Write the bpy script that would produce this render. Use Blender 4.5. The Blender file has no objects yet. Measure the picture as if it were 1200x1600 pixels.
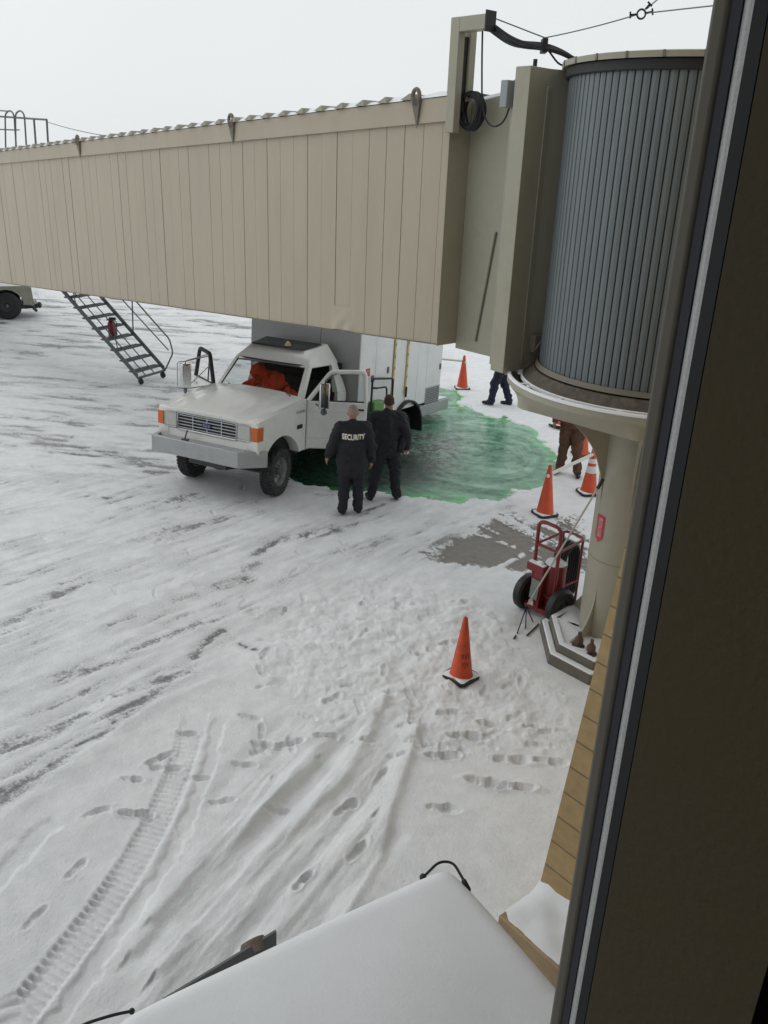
import bpy, bmesh, math, random
import numpy as np
from mathutils import Vector, Matrix, Euler
from mathutils.bvhtree import BVHTree
random.seed(7)
R_ = math.radians
scene = bpy.context.scene
COL = scene.collection

# ------------------------------------------------------------------ camera, sky, sun
FPX, PITCH, ROLL, EYE = 1340.0, R_(22.5), R_(2.3), 5.2
cF = np.array([0, math.cos(PITCH), -math.sin(PITCH)])
cR0 = np.array([1.0, 0, 0]); cU0 = np.array([0, math.sin(PITCH), math.cos(PITCH)])
cR = math.cos(ROLL) * cR0 + math.sin(ROLL) * cU0
cU = -math.sin(ROLL) * cR0 + math.cos(ROLL) * cU0
CAM = np.array([0, 0, EYE])
def ray(x, y):
    return cF + cR * (x - 600) / FPX - cU * (y - 800) / FPX
def at(x, y, z=0.0):
    d = ray(x, y); return CAM + d * (z - EYE) / d[2]
def atY(x, y, Y):
    d = ray(x, y); return CAM + d * (Y / d[1])
def atplane(x, y, p, n):
    d = ray(x, y); p = np.array(p, float); n = np.array(n, float)
    return CAM + d * (np.dot(p - CAM, n) / np.dot(d, n))
cam_data = bpy.data.cameras.new('camera')
cam_data.sensor_fit = 'VERTICAL'; cam_data.lens = 30.0
cam_data.sensor_height = 30.0 * 1600 / FPX; cam_data.sensor_width = cam_data.sensor_height
cam_data.clip_start = 0.02; cam_data.clip_end = 3000
cam = bpy.data.objects.new('camera', cam_data); COL.objects.link(cam)
M = Matrix.Identity(4)
for i in range(3):
    M[i][0] = cR[i]; M[i][1] = cU[i]; M[i][2] = -cF[i]; M[i][3] = CAM[i]
cam.matrix_world = M
scene.camera = cam

world = bpy.data.worlds.new('World'); scene.world = world; world.use_nodes = True
nt = world.node_tree; nt.nodes.clear()
sky = nt.nodes.new('ShaderNodeTexSky'); sky.sky_type = 'NISHITA'; sky.sun_disc = False
SUN_EL, SUN_AZ = R_(38), R_(-60)
sky.sun_elevation = SUN_EL; sky.sun_rotation = SUN_AZ; sky.air_density = 1.0; sky.dust_density = 6.0; sky.ozone_density = 1.0
hs = nt.nodes.new('ShaderNodeHueSaturation'); hs.inputs['Saturation'].default_value = 0.06
mx = nt.nodes.new('ShaderNodeMix'); mx.data_type = 'RGBA'; mx.inputs['Factor'].default_value = 0.92
mx.inputs['B'].default_value = (7.15, 7.35, 7.45, 1)
tcw = nt.nodes.new('ShaderNodeTexCoord')
cn = nt.nodes.new('ShaderNodeTexNoise'); cn.inputs['Scale'].default_value = 2.2; cn.inputs['Detail'].default_value = 5
cr = nt.nodes.new('ShaderNodeMapRange'); cr.inputs['To Min'].default_value = 0.95; cr.inputs['To Max'].default_value = 1.04
ml = nt.nodes.new('ShaderNodeMix'); ml.data_type = 'RGBA'; ml.blend_type = 'MULTIPLY'; ml.inputs['Factor'].default_value = 1
bg = nt.nodes.new('ShaderNodeBackground'); bg.inputs['Strength'].default_value = 0.093
wo = nt.nodes.new('ShaderNodeOutputWorld')
L = nt.links.new
L(sky.outputs[0], hs.inputs['Color']); L(hs.outputs[0], mx.inputs['A'])
L(tcw.outputs['Generated'], cn.inputs['Vector']); L(cn.outputs[0], cr.inputs['Value'])
sx_ = nt.nodes.new('ShaderNodeSeparateXYZ'); L(tcw.outputs['Generated'], sx_.inputs[0])
ge = nt.nodes.new('ShaderNodeMapRange'); ge.interpolation_type = 'SMOOTHSTEP'; ge.inputs['From Min'].default_value = .05; ge.inputs['From Max'].default_value = .75
ge.inputs['To Min'].default_value = 1.06; ge.inputs['To Max'].default_value = .93; L(sx_.outputs[2], ge.inputs['Value'])
gm_ = nt.nodes.new('ShaderNodeMath'); gm_.operation = 'MULTIPLY'; L(ge.outputs[0], gm_.inputs[0]); L(cr.outputs[0], gm_.inputs[1])
L(mx.outputs['Result'], ml.inputs['A']); L(gm_.outputs[0], ml.inputs['B'])
L(ml.outputs['Result'], bg.inputs['Color']); L(bg.outputs[0], wo.inputs['Surface'])

sl = bpy.data.lights.new('sun', 'SUN'); sl.energy = 0.5; sl.angle = R_(60); sl.color = (1.0, 0.97, 0.93)
so = bpy.data.objects.new('sun', sl); COL.objects.link(so)
sd = Vector((math.sin(SUN_AZ) * math.cos(SUN_EL), math.cos(SUN_AZ) * math.cos(SUN_EL), math.sin(SUN_EL)))
so.rotation_euler = sd.to_track_quat('Z', 'Y').to_euler(); so.location = (0, 0, 40)
scene.view_settings.view_transform = 'Standard'; scene.view_settings.look = 'None'
scene.view_settings.exposure = 0.40; scene.view_settings.gamma = 1

# ------------------------------------------------------------------ materials
def mat(name, col, rough=0.6, metal=0.0, var=0.0, vscale=6.0, bump=0.0, bscale=60.0, spec=0.5, streak=None, dirt=None):
    """principled with object-space mottling: var = brightness spread, dirt=(colour, amount, scale)"""
    m = bpy.data.materials.new(name); m.use_nodes = True
    n = m.node_tree.nodes; l = m.node_tree.links; b = n['Principled BSDF']
    b.inputs['Roughness'].default_value = rough; b.inputs['Metallic'].default_value = metal
    b.inputs['Specular IOR Level'].default_value = spec
    b.inputs['Base Color'].default_value = (*col, 1)
    tc = n.new('ShaderNodeTexCoord'); vec = tc.outputs['Object']
    if streak:
        mp = n.new('ShaderNodeMapping'); mp.inputs['Scale'].default_value = streak; l.new(vec, mp.inputs['Vector']); vec = mp.outputs[0]
    out = None
    if var > 0:
        nz = n.new('ShaderNodeTexNoise'); nz.inputs['Scale'].default_value = vscale; nz.inputs['Detail'].default_value = 6; nz.inputs['Roughness'].default_value = .65
        l.new(vec, nz.inputs['Vector'])
        mr = n.new('ShaderNodeMapRange'); mr.inputs['From Min'].default_value = .3; mr.inputs['From Max'].default_value = .7
        mr.inputs['To Min'].default_value = 1 - var; mr.inputs['To Max'].default_value = 1 + var; l.new(nz.outputs[0], mr.inputs['Value'])
        mm = n.new('ShaderNodeMix'); mm.data_type = 'RGBA'; mm.blend_type = 'MULTIPLY'; mm.inputs['Factor'].default_value = 1
        mm.inputs['A'].default_value = (*col, 1); l.new(mr.outputs[0], mm.inputs['B']); out = mm.outputs['Result']
        rr = n.new('ShaderNodeMapRange'); rr.inputs['To Min'].default_value = max(0.03, rough - .12); rr.inputs['To Max'].default_value = min(1, rough + .12)
        l.new(nz.outputs[0], rr.inputs['Value']); l.new(rr.outputs[0], b.inputs['Roughness'])
    if dirt:
        dc, da, ds = dirt
        nz = n.new('ShaderNodeTexNoise'); nz.inputs['Scale'].default_value = ds; nz.inputs['Detail'].default_value = 8; nz.inputs['Roughness'].default_value = .7
        l.new(vec, nz.inputs['Vector'])
        mr = n.new('ShaderNodeMapRange'); mr.inputs['From Min'].default_value = .48; mr.inputs['From Max'].default_value = .75
        mr.inputs['To Min'].default_value = 0; mr.inputs['To Max'].default_value = da; l.new(nz.outputs[0], mr.inputs['Value'])
        mm = n.new('ShaderNodeMix'); mm.data_type = 'RGBA'; l.new(mr.outputs[0], mm.inputs['Factor'])
        if out: l.new(out, mm.inputs['A'])
        else: mm.inputs['A'].default_value = (*col, 1)
        mm.inputs['B'].default_value = (*dc, 1); out = mm.outputs['Result']
    if out: l.new(out, b.inputs['Base Color'])
    if bump > 0:
        nz = n.new('ShaderNodeTexNoise'); nz.inputs['Scale'].default_value = bscale; nz.inputs['Detail'].default_value = 4
        l.new(tc.outputs['Object'], nz.inputs['Vector'])
        bp = n.new('ShaderNodeBump'); bp.inputs['Strength'].default_value = bump; bp.inputs['Distance'].default_value = .01
        l.new(nz.outputs[0], bp.inputs['Height']); l.new(bp.outputs[0], b.inputs['Normal'])
    return m
def glass_mat(name, tint, ior=1.45):
    m = bpy.data.materials.new(name); m.use_nodes = True; n = m.node_tree.nodes; l = m.node_tree.links
    n.remove(n['Principled BSDF']); o = n['Material Output']
    t = n.new('ShaderNodeBsdfTransparent'); t.inputs[0].default_value = (*tint, 1)
    g = n.new('ShaderNodeBsdfGlossy'); g.inputs['Roughness'].default_value = .02; g.inputs[0].default_value = (.9, .9, .9, 1)
    f = n.new('ShaderNodeFresnel'); f.inputs[0].default_value = ior
    x = n.new('ShaderNodeMixShader'); l.new(f.outputs[0], x.inputs[0]); l.new(t.outputs[0], x.inputs[1]); l.new(g.outputs[0], x.inputs[2])
    l.new(x.outputs[0], o.inputs['Surface']); return m

DIRT = (.12, .10, .08)
M_bridge = mat('bridge_beige_paint', (.43, .375, .285), .5, var=.06, vscale=1.7, streak=(1, 1, .22), dirt=((.30, .265, .19), .35, 1.3), bump=.05, bscale=9)
M_bridge_olive = mat('bridge_olive_paint', (.355, .34, .265), .5, var=.06, vscale=2, dirt=((.2, .17, .12), .4, 2.0))
M_bridge_dark = mat('bridge_grime', (.17, .155, .12), .65, var=.15, vscale=3)
M_bridge_seam = mat('bridge_seam', (.21, .17, .12), .7)
M_steel = mat('galvanised_curtain', (.152, .176, .184), .48, .3, var=.16, vscale=3.0, streak=(1, 1, .12), dirt=((.08, .09, .09), .35, 5))
M_steelgap = mat('curtain_groove', (.05, .06, .065), .7)
M_black = mat('black_rubber', (.015, .016, .018), .6, var=.2, vscale=10)
M_blackm = mat('black_metal', (.03, .033, .037), .45, var=.2, vscale=20)
M_darkfloor = mat('rusty_deck', (.085, .07, .055), .8, var=.3, vscale=7, dirt=((.25, .22, .18), .5, 12))
M_snowlayer = mat('settled_snow', (.80, .82, .845), .75, var=.035, vscale=3, bump=.16, bscale=60, spec=.3)
M_galv = mat('dark_galvanised', (.13, .14, .15), .5, .5, var=.2, vscale=20)
M_stairsteel = mat('stair_paint', (.10, .112, .122), .5, .3, var=.2, vscale=12)
M_beacon = mat('beacon_lens', (.62, .50, .30), .2)
M_red = mat('red_paint', (.20, .016, .020), .38, var=.18, vscale=8, dirt=((.08, .03, .03), .5, 9))
M_orange = mat('cone_orange', (.62, .078, .024), .5, var=.10, vscale=9, dirt=((.22, .06, .03), .55, 7))
M_orangeold = mat('cone_orange_soiled', (.60, .075, .02), .55, var=.12, vscale=7, dirt=((.13, .05, .03), .75, 5.5))
M_white = mat('white_vinyl', (.72, .72, .70), .45, var=.08, vscale=10, dirt=((.35, .34, .32), .4, 12))
M_truck = mat('truck_white_paint', (.78, .78, .755), .22, var=.03, vscale=2.5, dirt=((.36, .34, .30), .28, 2.4), spec=.55)
M_box = mat('box_white_panel', (.74, .75, .75), .35, var=.04, vscale=2, dirt=((.34, .34, .33), .3, 2.2))
M_boxgrey = mat('grey_parts_and_box_shade', (.40, .41, .42), .45, var=.05, vscale=2)
M_bumper = mat('silver_grey_bumper', (.36, .37, .38), .4, .25, var=.06, vscale=4, dirt=((.22, .21, .2), .4, 5))
M_chrome = mat('chrome', (.62, .63, .64), .16, 1.0, var=.06, vscale=20)
M_grille = mat('grille_silver', (.42, .43, .44), .32, .7, var=.08, vscale=30)
M_tyre = mat('tyre_rubber', (.022, .022, .024), .75, var=.25, vscale=30, dirt=((.40, .41, .42), .22, 16))
M_tyre_clean = mat('tyre_black', (.012, .012, .014), .5, var=.2, vscale=30)
M_rim = mat('wheel_rim_steel', (.34, .34, .34), .4, .5, var=.15, vscale=20, dirt=((.1, .09, .08), .6, 14))
M_lens = mat('headlamp_lens', (.46, .46, .42), .12, .3, var=.12, vscale=40)
M_amber = mat('amber_lens', (.55, .13, .02), .15, var=.2, vscale=60)
M_glass = glass_mat('vehicle_glass', (.72, .76, .76))
M_pane = glass_mat('window_pane', (.94, .95, .95), 1.2)
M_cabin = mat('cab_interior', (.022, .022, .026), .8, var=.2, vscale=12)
M_yellow = mat('yellow_strip', (.58, .47, .22), .5, var=.1, vscale=20)
M_cream = mat('tug_khaki', (.27, .27, .215), .6, var=.12, vscale=5, dirt=((.12, .11, .09), .5, 6))
M_concrete = mat('footing_concrete', (.14, .13, .108), .9, var=.15, vscale=8, dirt=((.08, .07, .055), .6, 10), bump=.3, bscale=50)
M_rust = mat('rusty_bolt', (.10, .06, .045), .8, var=.3, vscale=30)
M_frame = mat('window_frame_bronze', (.092, .083, .060), .5, var=.08, vscale=8)
M_frame_navy = mat('gasket_navy', (.016, .018, .028), .6)
M_spacer = mat('aluminium_spacer', (.66, .67, .66), .5, .2, var=.16, vscale=420)
M_innerwall = mat('interior_brown_wall', (.090, .072, .036), .85, var=.06, vscale=2.5, bump=.08, bscale=120)
M_interior = mat('interior_surfaces', (.17, .15, .12), .9)
M_clothdark = mat('navy_black_jacket', (.0135, .0145, .020), .8, var=.3, vscale=14, bump=.25, bscale=120)
M_trouserdark = mat('black_trousers', (.011, .012, .018), .8, var=.25, vscale=14, bump=.2, bscale=120)
M_navy = mat('navy_trousers', (.014, .018, .040), .85, var=.25, vscale=14, bump=.2, bscale=120)
M_bluegrey = mat('pale_blue_shirt', (.36, .41, .47), .85, var=.1, vscale=14)
M_brown = mat('brown_duck_overalls', (.115, .055, .038), .9, var=.25, vscale=10, bump=.25, bscale=110)
M_hivis = mat('hi_vis_orange', (.92, .105, .03), .8, var=.12, vscale=9, bump=.2, bscale=80)
M_shoe = mat('black_boots', (.012, .012, .013), .5, var=.2, vscale=20)
M_skin = mat('skin_reddish', (.42, .20, .15), .6, var=.1, vscale=18)
M_skin2 = mat('skin_tan', (.34, .17, .12), .6, var=.1, vscale=18)
M_eye = mat('eye_dark', (.02, .015, .012), .3)
M_hairgrey = mat('short_grey_hair', (.33, .24, .21), .9, var=.2, vscale=60)
M_hairbrown = mat('brown_hair', (.05, .028, .02), .85, var=.3, vscale=60)
M_letter = mat('cream_print', (.85, .79, .70), .7)
M_letterdark = mat('black_stencil', (.02, .015, .015), .7)
M_signred = mat('sign_red', (.45, .03, .05), .4)
M_signwhite = mat('sign_white', (.62, .56, .55), .5)
M_emblem = mat('emblem_blue', (.012, .03, .13), .25)
M_label = mat('extinguisher_label', (.16, .19, .16), .5, var=.25, vscale=25)
M_pole = mat('aluminium_pole', (.50, .47, .44), .4, .4, var=.1, vscale=20)
M_polewhite = mat('cone_bar_white', (.66, .65, .58), .5, var=.08, vscale=10)
M_flap = mat('grey_sheet_metal', (.12, .125, .125), .45, .4, var=.1, vscale=10)
M_brownlamp = mat('rusty_drum', (.16, .12, .085), .7, var=.3, vscale=25)
M_wire = mat('steel_wire', (.16, .165, .17), .5, .5)
M_conduit = mat('grey_box', (.30, .33, .34), .5, var=.05)
M_plinth = mat('plinth_block', (.36, .26, .15), .9, var=.14, vscale=8, dirt=((.2, .14, .08), .5, 7), bump=.3, bscale=60)

def brick_mat():
    m = bpy.data.materials.new('tan_block_wall'); m.use_nodes = True; n = m.node_tree.nodes; l = m.node_tree.links; b = n['Principled BSDF']
    b.inputs['Roughness'].default_value = .9
    u = n.new('ShaderNodeUVMap'); br = n.new('ShaderNodeTexBrick'); l.new(u.outputs[0], br.inputs['Vector'])
    br.inputs['Color1'].default_value = (.42, .295, .145, 1); br.inputs['Color2'].default_value = (.385, .27, .13, 1); br.inputs['Mortar'].default_value = (.22, .155, .09, 1)
    br.inputs['Scale'].default_value = 1; br.inputs['Brick Width'].default_value = 6.0; br.inputs['Row Height'].default_value = .203; br.inputs['Mortar Size'].default_value = .007
    nz = n.new('ShaderNodeTexNoise'); nz.inputs['Scale'].default_value = 14; nz.inputs['Detail'].default_value = 7; l.new(u.outputs[0], nz.inputs['Vector'])
    mr = n.new('ShaderNodeMapRange'); mr.inputs['To Min'].default_value = .7; mr.inputs['To Max'].default_value = 1.25; l.new(nz.outputs[0], mr.inputs['Value'])
    mm = n.new('ShaderNodeMix'); mm.data_type = 'RGBA'; mm.blend_type = 'MULTIPLY'; mm.inputs['Factor'].default_value = 1
    l.new(br.outputs['Color'], mm.inputs['A']); l.new(mr.outputs[0], mm.inputs['B']); l.new(mm.outputs['Result'], b.inputs['Base Color'])
    bp = n.new('ShaderNodeBump'); bp.inputs['Strength'].default_value = .5; bp.inputs['Distance'].default_value = .006; bp.invert = True
    l.new(br.outputs['Fac'], bp.inputs['Height'])
    b2 = n.new('ShaderNodeBump'); b2.inputs['Strength'].default_value = .3; b2.inputs['Distance'].default_value = .004
    n2 = n.new('ShaderNodeTexNoise'); n2.inputs['Scale'].default_value = 90; l.new(u.outputs[0], n2.inputs['Vector']); l.new(n2.outputs[0], b2.inputs['Height'])
    l.new(bp.outputs[0], b2.inputs['Normal']); l.new(b2.outputs[0], b.inputs['Normal']); return m
M_brick = brick_mat()
M_facade = mat('facade_panel', (.22, .225, .225), .7, var=.08, vscale=2)

# ------------------------------------------------------------------ mesh helpers
def tag(o, label=None, cat=None, group=None, kind=None):
    if label: o['label'] = label
    if cat: o['category'] = cat
    if group: o['group'] = group
    if kind: o['kind'] = kind
    return o
def empty(name, loc=(0, 0, 0), rz=0.0, matrix=None):
    o = bpy.data.objects.new(name, None); COL.objects.link(o); o.empty_display_size = .2
    if matrix is not None: o.matrix_world = matrix
    else:
        o.location = loc; o.rotation_euler = (0, 0, rz)
    return o
def link_mesh(name, me, m, parent=None, smooth=True, bevel=0.0, segs=2):
    o = bpy.data.objects.new(name, me); COL.objects.link(o)
    if m:
        for q in (m if isinstance(m, (list, tuple)) else [m]): me.materials.append(q)
    if smooth and len(me.polygons):
        me.polygons.foreach_set('use_smooth', np.ones(len(me.polygons), bool)); me.set_sharp_from_angle(angle=R_(38))
    if parent: o.parent = parent
    if bevel:
        b = o.modifiers.new('bevel', 'BEVEL'); b.width = bevel; b.segments = segs; b.limit_method = 'ANGLE'; b.angle_limit = R_(35)
    return o
class MB:
    def __init__(s): s.v = []; s.f = []; s.T = Matrix.Identity(4)
    def add(s, vs, fs, T=None):
        n = len(s.v); T = s.T if T is None else s.T @ T
        s.v += [tuple(T @ Vector(p)) for p in vs]; s.f += [tuple(i + n for i in f) for f in fs]; return s
    def box(s, c, d, rot=None):
        x, y, z = d[0] / 2, d[1] / 2, d[2] / 2
        vs = [(-x, -y, -z), (x, -y, -z), (x, y, -z), (-x, y, -z), (-x, -y, z), (x, -y, z), (x, y, z), (-x, y, z)]
        fs = [(0, 3, 2, 1), (4, 5, 6, 7), (0, 1, 5, 4), (1, 2, 6, 5), (2, 3, 7, 6), (3, 0, 4, 7)]
        T = Matrix.Translation(Vector(c))
        if rot is not None: T = T @ (rot if isinstance(rot, Matrix) else Euler(rot).to_matrix().to_4x4())
        return s.add(vs, fs, T)
    def bx(s, a, b):
        return s.box([(a[i] + b[i]) / 2 for i in range(3)], [abs(a[i] - b[i]) for i in range(3)])
    def hexa(s, p):   # 8 points: bottom quad then top quad (same order)
        return s.add(p, [(0, 3, 2, 1), (4, 5, 6, 7), (0, 1, 5, 4), (1, 2, 6, 5), (2, 3, 7, 6), (3, 0, 4, 7)])
    def prism(s, poly, a, b, axis=2, T=None):
        n = len(poly)
        def P(p, h):
            if axis == 2: return (p[0], p[1], h)
            if axis == 1: return (p[0], h, p[1])
            return (h, p[0], p[1])
        vs = [P(p, a) for p in poly] + [P(p, b) for p in poly]
        fs = [tuple(range(n - 1, -1, -1)), tuple(range(n, 2 * n))] + [(i, (i + 1) % n, n + (i + 1) % n, n + i) for i in range(n)]
        return s.add(vs, fs, T)
    def tube(s, pts, r, seg=8, closed=False, caps=True):
        P = [Vector(p) for p in pts]; n = len(P); rr = r if isinstance(r, (list, tuple)) else [r] * n
        vs = []; fs = []; prev = None
        for i in range(n):
            if closed: t = P[(i + 1) % n] - P[i - 1]
            else: t = P[min(i + 1, n - 1)] - P[max(i - 1, 0)]
            t.normalize()
            if prev is None: a = t.orthogonal().normalized()
            else:
                a = prev - t * prev.dot(t); a = a.normalized() if a.length > 1e-6 else t.orthogonal().normalized()
            prev = a; b = t.cross(a)
            for k in range(seg):
                w = 2 * math.pi * k / seg; vs.append(P[i] + (a * math.cos(w) + b * math.sin(w)) * rr[i])
        m = n if closed else n - 1
        for i in range(m):
            j = (i + 1) % n
            for k in range(seg):
                q = (k + 1) % seg; fs.append((i * seg + k, i * seg + q, j * seg + q, j * seg + k))
        if caps and not closed:
            fs.append(tuple(range(seg - 1, -1, -1))); fs.append(tuple((n - 1) * seg + k for k in range(seg)))
        return s.add(vs, fs)
    def lathe(s, prof, seg=24, T=None, a0=0.0, a1=2 * math.pi):
        full = abs(a1 - a0 - 2 * math.pi) < 1e-6; m = seg if full else seg + 1
        vs = []; fs = []; np_ = len(prof)
        for k in range(m):
            w = a0 + (a1 - a0) * k / seg
            for r, z in prof: vs.append((max(r, 1e-4) * math.cos(w), max(r, 1e-4) * math.sin(w), z))
        for k in range(seg):
            q = (k + 1) % m
            for i in range(np_ - 1): fs.append((k * np_ + i, q * np_ + i, q * np_ + i + 1, k * np_ + i + 1))
        return s.add(vs, fs, T)
    def ell(s, c, r, seg=14, rings=9, rot=None):
        prof = [(math.sin(math.pi * i / rings), -math.cos(math.pi * i / rings)) for i in range(rings + 1)]
        T = Matrix.Translation(Vector(c)) @ (rot if rot is not None else Matrix.Identity(4)) @ Matrix.Diagonal((r[0], r[1], r[2], 1))
        return s.lathe(prof, seg, T)
    def cap(s, a, b, ra, rb, seg=12):
        a = Vector(a); b = Vector(b); h = (b - a).length
        T = Matrix.Translation(a) @ (b - a).to_track_quat('Z', 'Y').to_matrix().to_4x4()
        prof = [(ra * math.cos(R_(x)), ra * math.sin(R_(x))) for x in (-90, -60, -30, 0)] + [(rb * math.cos(R_(x)), h + rb * math.sin(R_(x))) for x in (0, 30, 60, 90)]
        return s.lathe(prof, seg, T)
    def grid(s, P, flip=False):
        n, m = len(P), len(P[0]); vs = [p for row in P for p in row]; fs = []
        for i in range(n - 1):
            for j in range(m - 1):
                f = (i * m + j, i * m + j + 1, (i + 1) * m + j + 1, (i + 1) * m + j); fs.append(f[::-1] if flip else f)
        return s.add(vs, fs)
    def mesh(s, name):
        me = bpy.data.meshes.new(name); me.from_pydata([tuple(v) for v in s.v], [], s.f); me.validate(); me.update(); return me
    def build(s, name, m, parent=None, smooth=True, bevel=0.0, fix=True, segs=2):
        me = s.mesh(name)
        if fix:
            bm = bmesh.new(); bm.from_mesh(me); bmesh.ops.recalc_face_normals(bm, faces=bm.faces); bm.to_mesh(me); bm.free()
        return link_mesh(name, me, m, parent, smooth, bevel, segs)
def rounded(pts, r=.05, n=5):
    """polyline with rounded corners"""
    P = [Vector(p) for p in pts]; out = [P[0]]
    for i in range(1, len(P) - 1):
        a = (P[i - 1] - P[i]); b = (P[i + 1] - P[i]); d = min(r, a.length * .49, b.length * .49)
        p0 = P[i] + a.normalized() * d; p1 = P[i] + b.normalized() * d
        for k in range(n + 1):
            t = k / n; out.append(p0 * (1 - t) ** 2 + P[i] * 2 * t * (1 - t) + p1 * t * t)
    out.append(P[-1]); return out
def sag(a, b, d, n=14):
    a = Vector(a); b = Vector(b)
    return [a.lerp(b, k / n) - Vector((0, 0, d * 4 * (k / n) * (1 - k / n))) for k in range(n + 1)]
def evald(o):
    bpy.context.view_layer.update(); dg = bpy.context.evaluated_depsgraph_get()
    return bpy.data.meshes.new_from_object(o.evaluated_get(dg))
def voxel(mb, size, smooth=4):
    me = mb.mesh('tmp'); o = bpy.data.objects.new('tmp', me); COL.objects.link(o)
    r = o.modifiers.new('r', 'REMESH'); r.mode = 'VOXEL'; r.voxel_size = size
    if smooth:
        q = o.modifiers.new('s', 'SMOOTH'); q.factor = .5; q.iterations = smooth
    out = evald(o); bpy.data.objects.remove(o); bpy.data.meshes.remove(me); return out
def text_mesh(body, size, extrude=.0, align='CENTER', bold=0.0):
    c = bpy.data.curves.new('t', 'FONT'); c.body = body; c.size = size; c.extrude = extrude; c.align_x = align; c.align_y = 'CENTER'; c.resolution_u = 3; c.offset = bold
    o = bpy.data.objects.new('t', c); COL.objects.link(o); me = evald(o); bpy.data.objects.remove(o); return me

# ------------------------------------------------------------------ numpy noise
_rng = np.random.RandomState(3); _tab = _rng.rand(256, 256)
def vn(x, y):
    xi = np.floor(x).astype(int); yi = np.floor(y).astype(int); fx = x - xi; fy = y - yi
    fx = fx * fx * fx * (fx * (fx * 6 - 15) + 10); fy = fy * fy * fy * (fy * (fy * 6 - 15) + 10)
    a = _tab[xi & 255, yi & 255]; b = _tab[(xi + 1) & 255, yi & 255]; c = _tab[xi & 255, (yi + 1) & 255]; d = _tab[(xi + 1) & 255, (yi + 1) & 255]
    return (a * (1 - fx) + b * fx) * (1 - fy) + (c * (1 - fx) + d * fx) * fy
def fbm(x, y, o=4, g=.5):
    s = 0; a = 1; t = 0
    for i in range(o):
        s = s + a * vn(x + 17.3 * i, y + 9.1 * i); t += a; a *= g; x = x * 2.03; y = y * 2.03
    return s / t
def sst(a, b, x):
    t = np.clip((x - a) / (b - a), 0, 1); return t * t * (3 - 2 * t)
def seg_dist(X, Y, pts):
    """distance to a polyline and arc length along it, and signed side"""
    best = np.full(X.shape, 1e9); arc = np.zeros(X.shape); side = np.zeros(X.shape); acc = 0
    for (x0, y0), (x1, y1) in zip(pts[:-1], pts[1:]):
        dx, dy = x1 - x0, y1 - y0; l2 = dx * dx + dy * dy; l = math.sqrt(l2)
        t = np.clip(((X - x0) * dx + (Y - y0) * dy) / l2, 0, 1); d = np.hypot(X - x0 - t * dx, Y - y0 - t * dy)
        m = d < best; best = np.where(m, d, best); arc = np.where(m, acc + t * l, arc)
        side = np.where(m, np.sign((X - x0) * dy - (Y - y0) * dx), side); acc += l
    return best, arc, side
def poly_sdf(X, Y, poly):
    d, _, _ = seg_dist(X, Y, list(poly) + [poly[0]]); ins = np.zeros(X.shape, bool); n = len(poly)
    for i in range(n):
        x0, y0 = poly[i]; x1, y1 = poly[(i + 1) % n]
        c = ((y0 > Y) != (y1 > Y)) & (X < (x1 - x0) * (Y - y0) / (y1 - y0 + 1e-12) + x0); ins ^= c
    return np.where(ins, d, -d)      # positive inside
def G(px, py, z=0.0):
    p = at(px, py, z); return (float(p[0]), float(p[1]))
def Gs(l): return [G(*p) for p in l]

# truck pose (nose up: the back axle has broken through into the spill)
t_yaw, t_roll, t_pitch = R_(27.47), R_(-.63), R_(5.12)
_fw = np.array([-math.sin(t_yaw), -math.cos(t_yaw), 0]); _lf = np.array([math.cos(t_yaw), -math.sin(t_yaw), 0]); _up = np.array([0, 0, 1.0])
fw2 = _fw * math.cos(t_pitch) + _up * math.sin(t_pitch); up2 = _up * math.cos(t_pitch) - _fw * math.sin(t_pitch)
lf2 = _lf * math.cos(t_roll) - up2 * math.sin(t_roll); up3 = up2 * math.cos(t_roll) + _lf * math.sin(t_roll)
T_POS = np.array([-2.552, 13.541, .075])
def TW(x, y, z): return T_POS + x * fw2 + y * lf2 + z * up3
TM = Matrix.Identity(4)
for i in range(3):
    TM[i][0] = fw2[i]; TM[i][1] = lf2[i]; TM[i][2] = up3[i]; TM[i][3] = T_POS[i]

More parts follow.
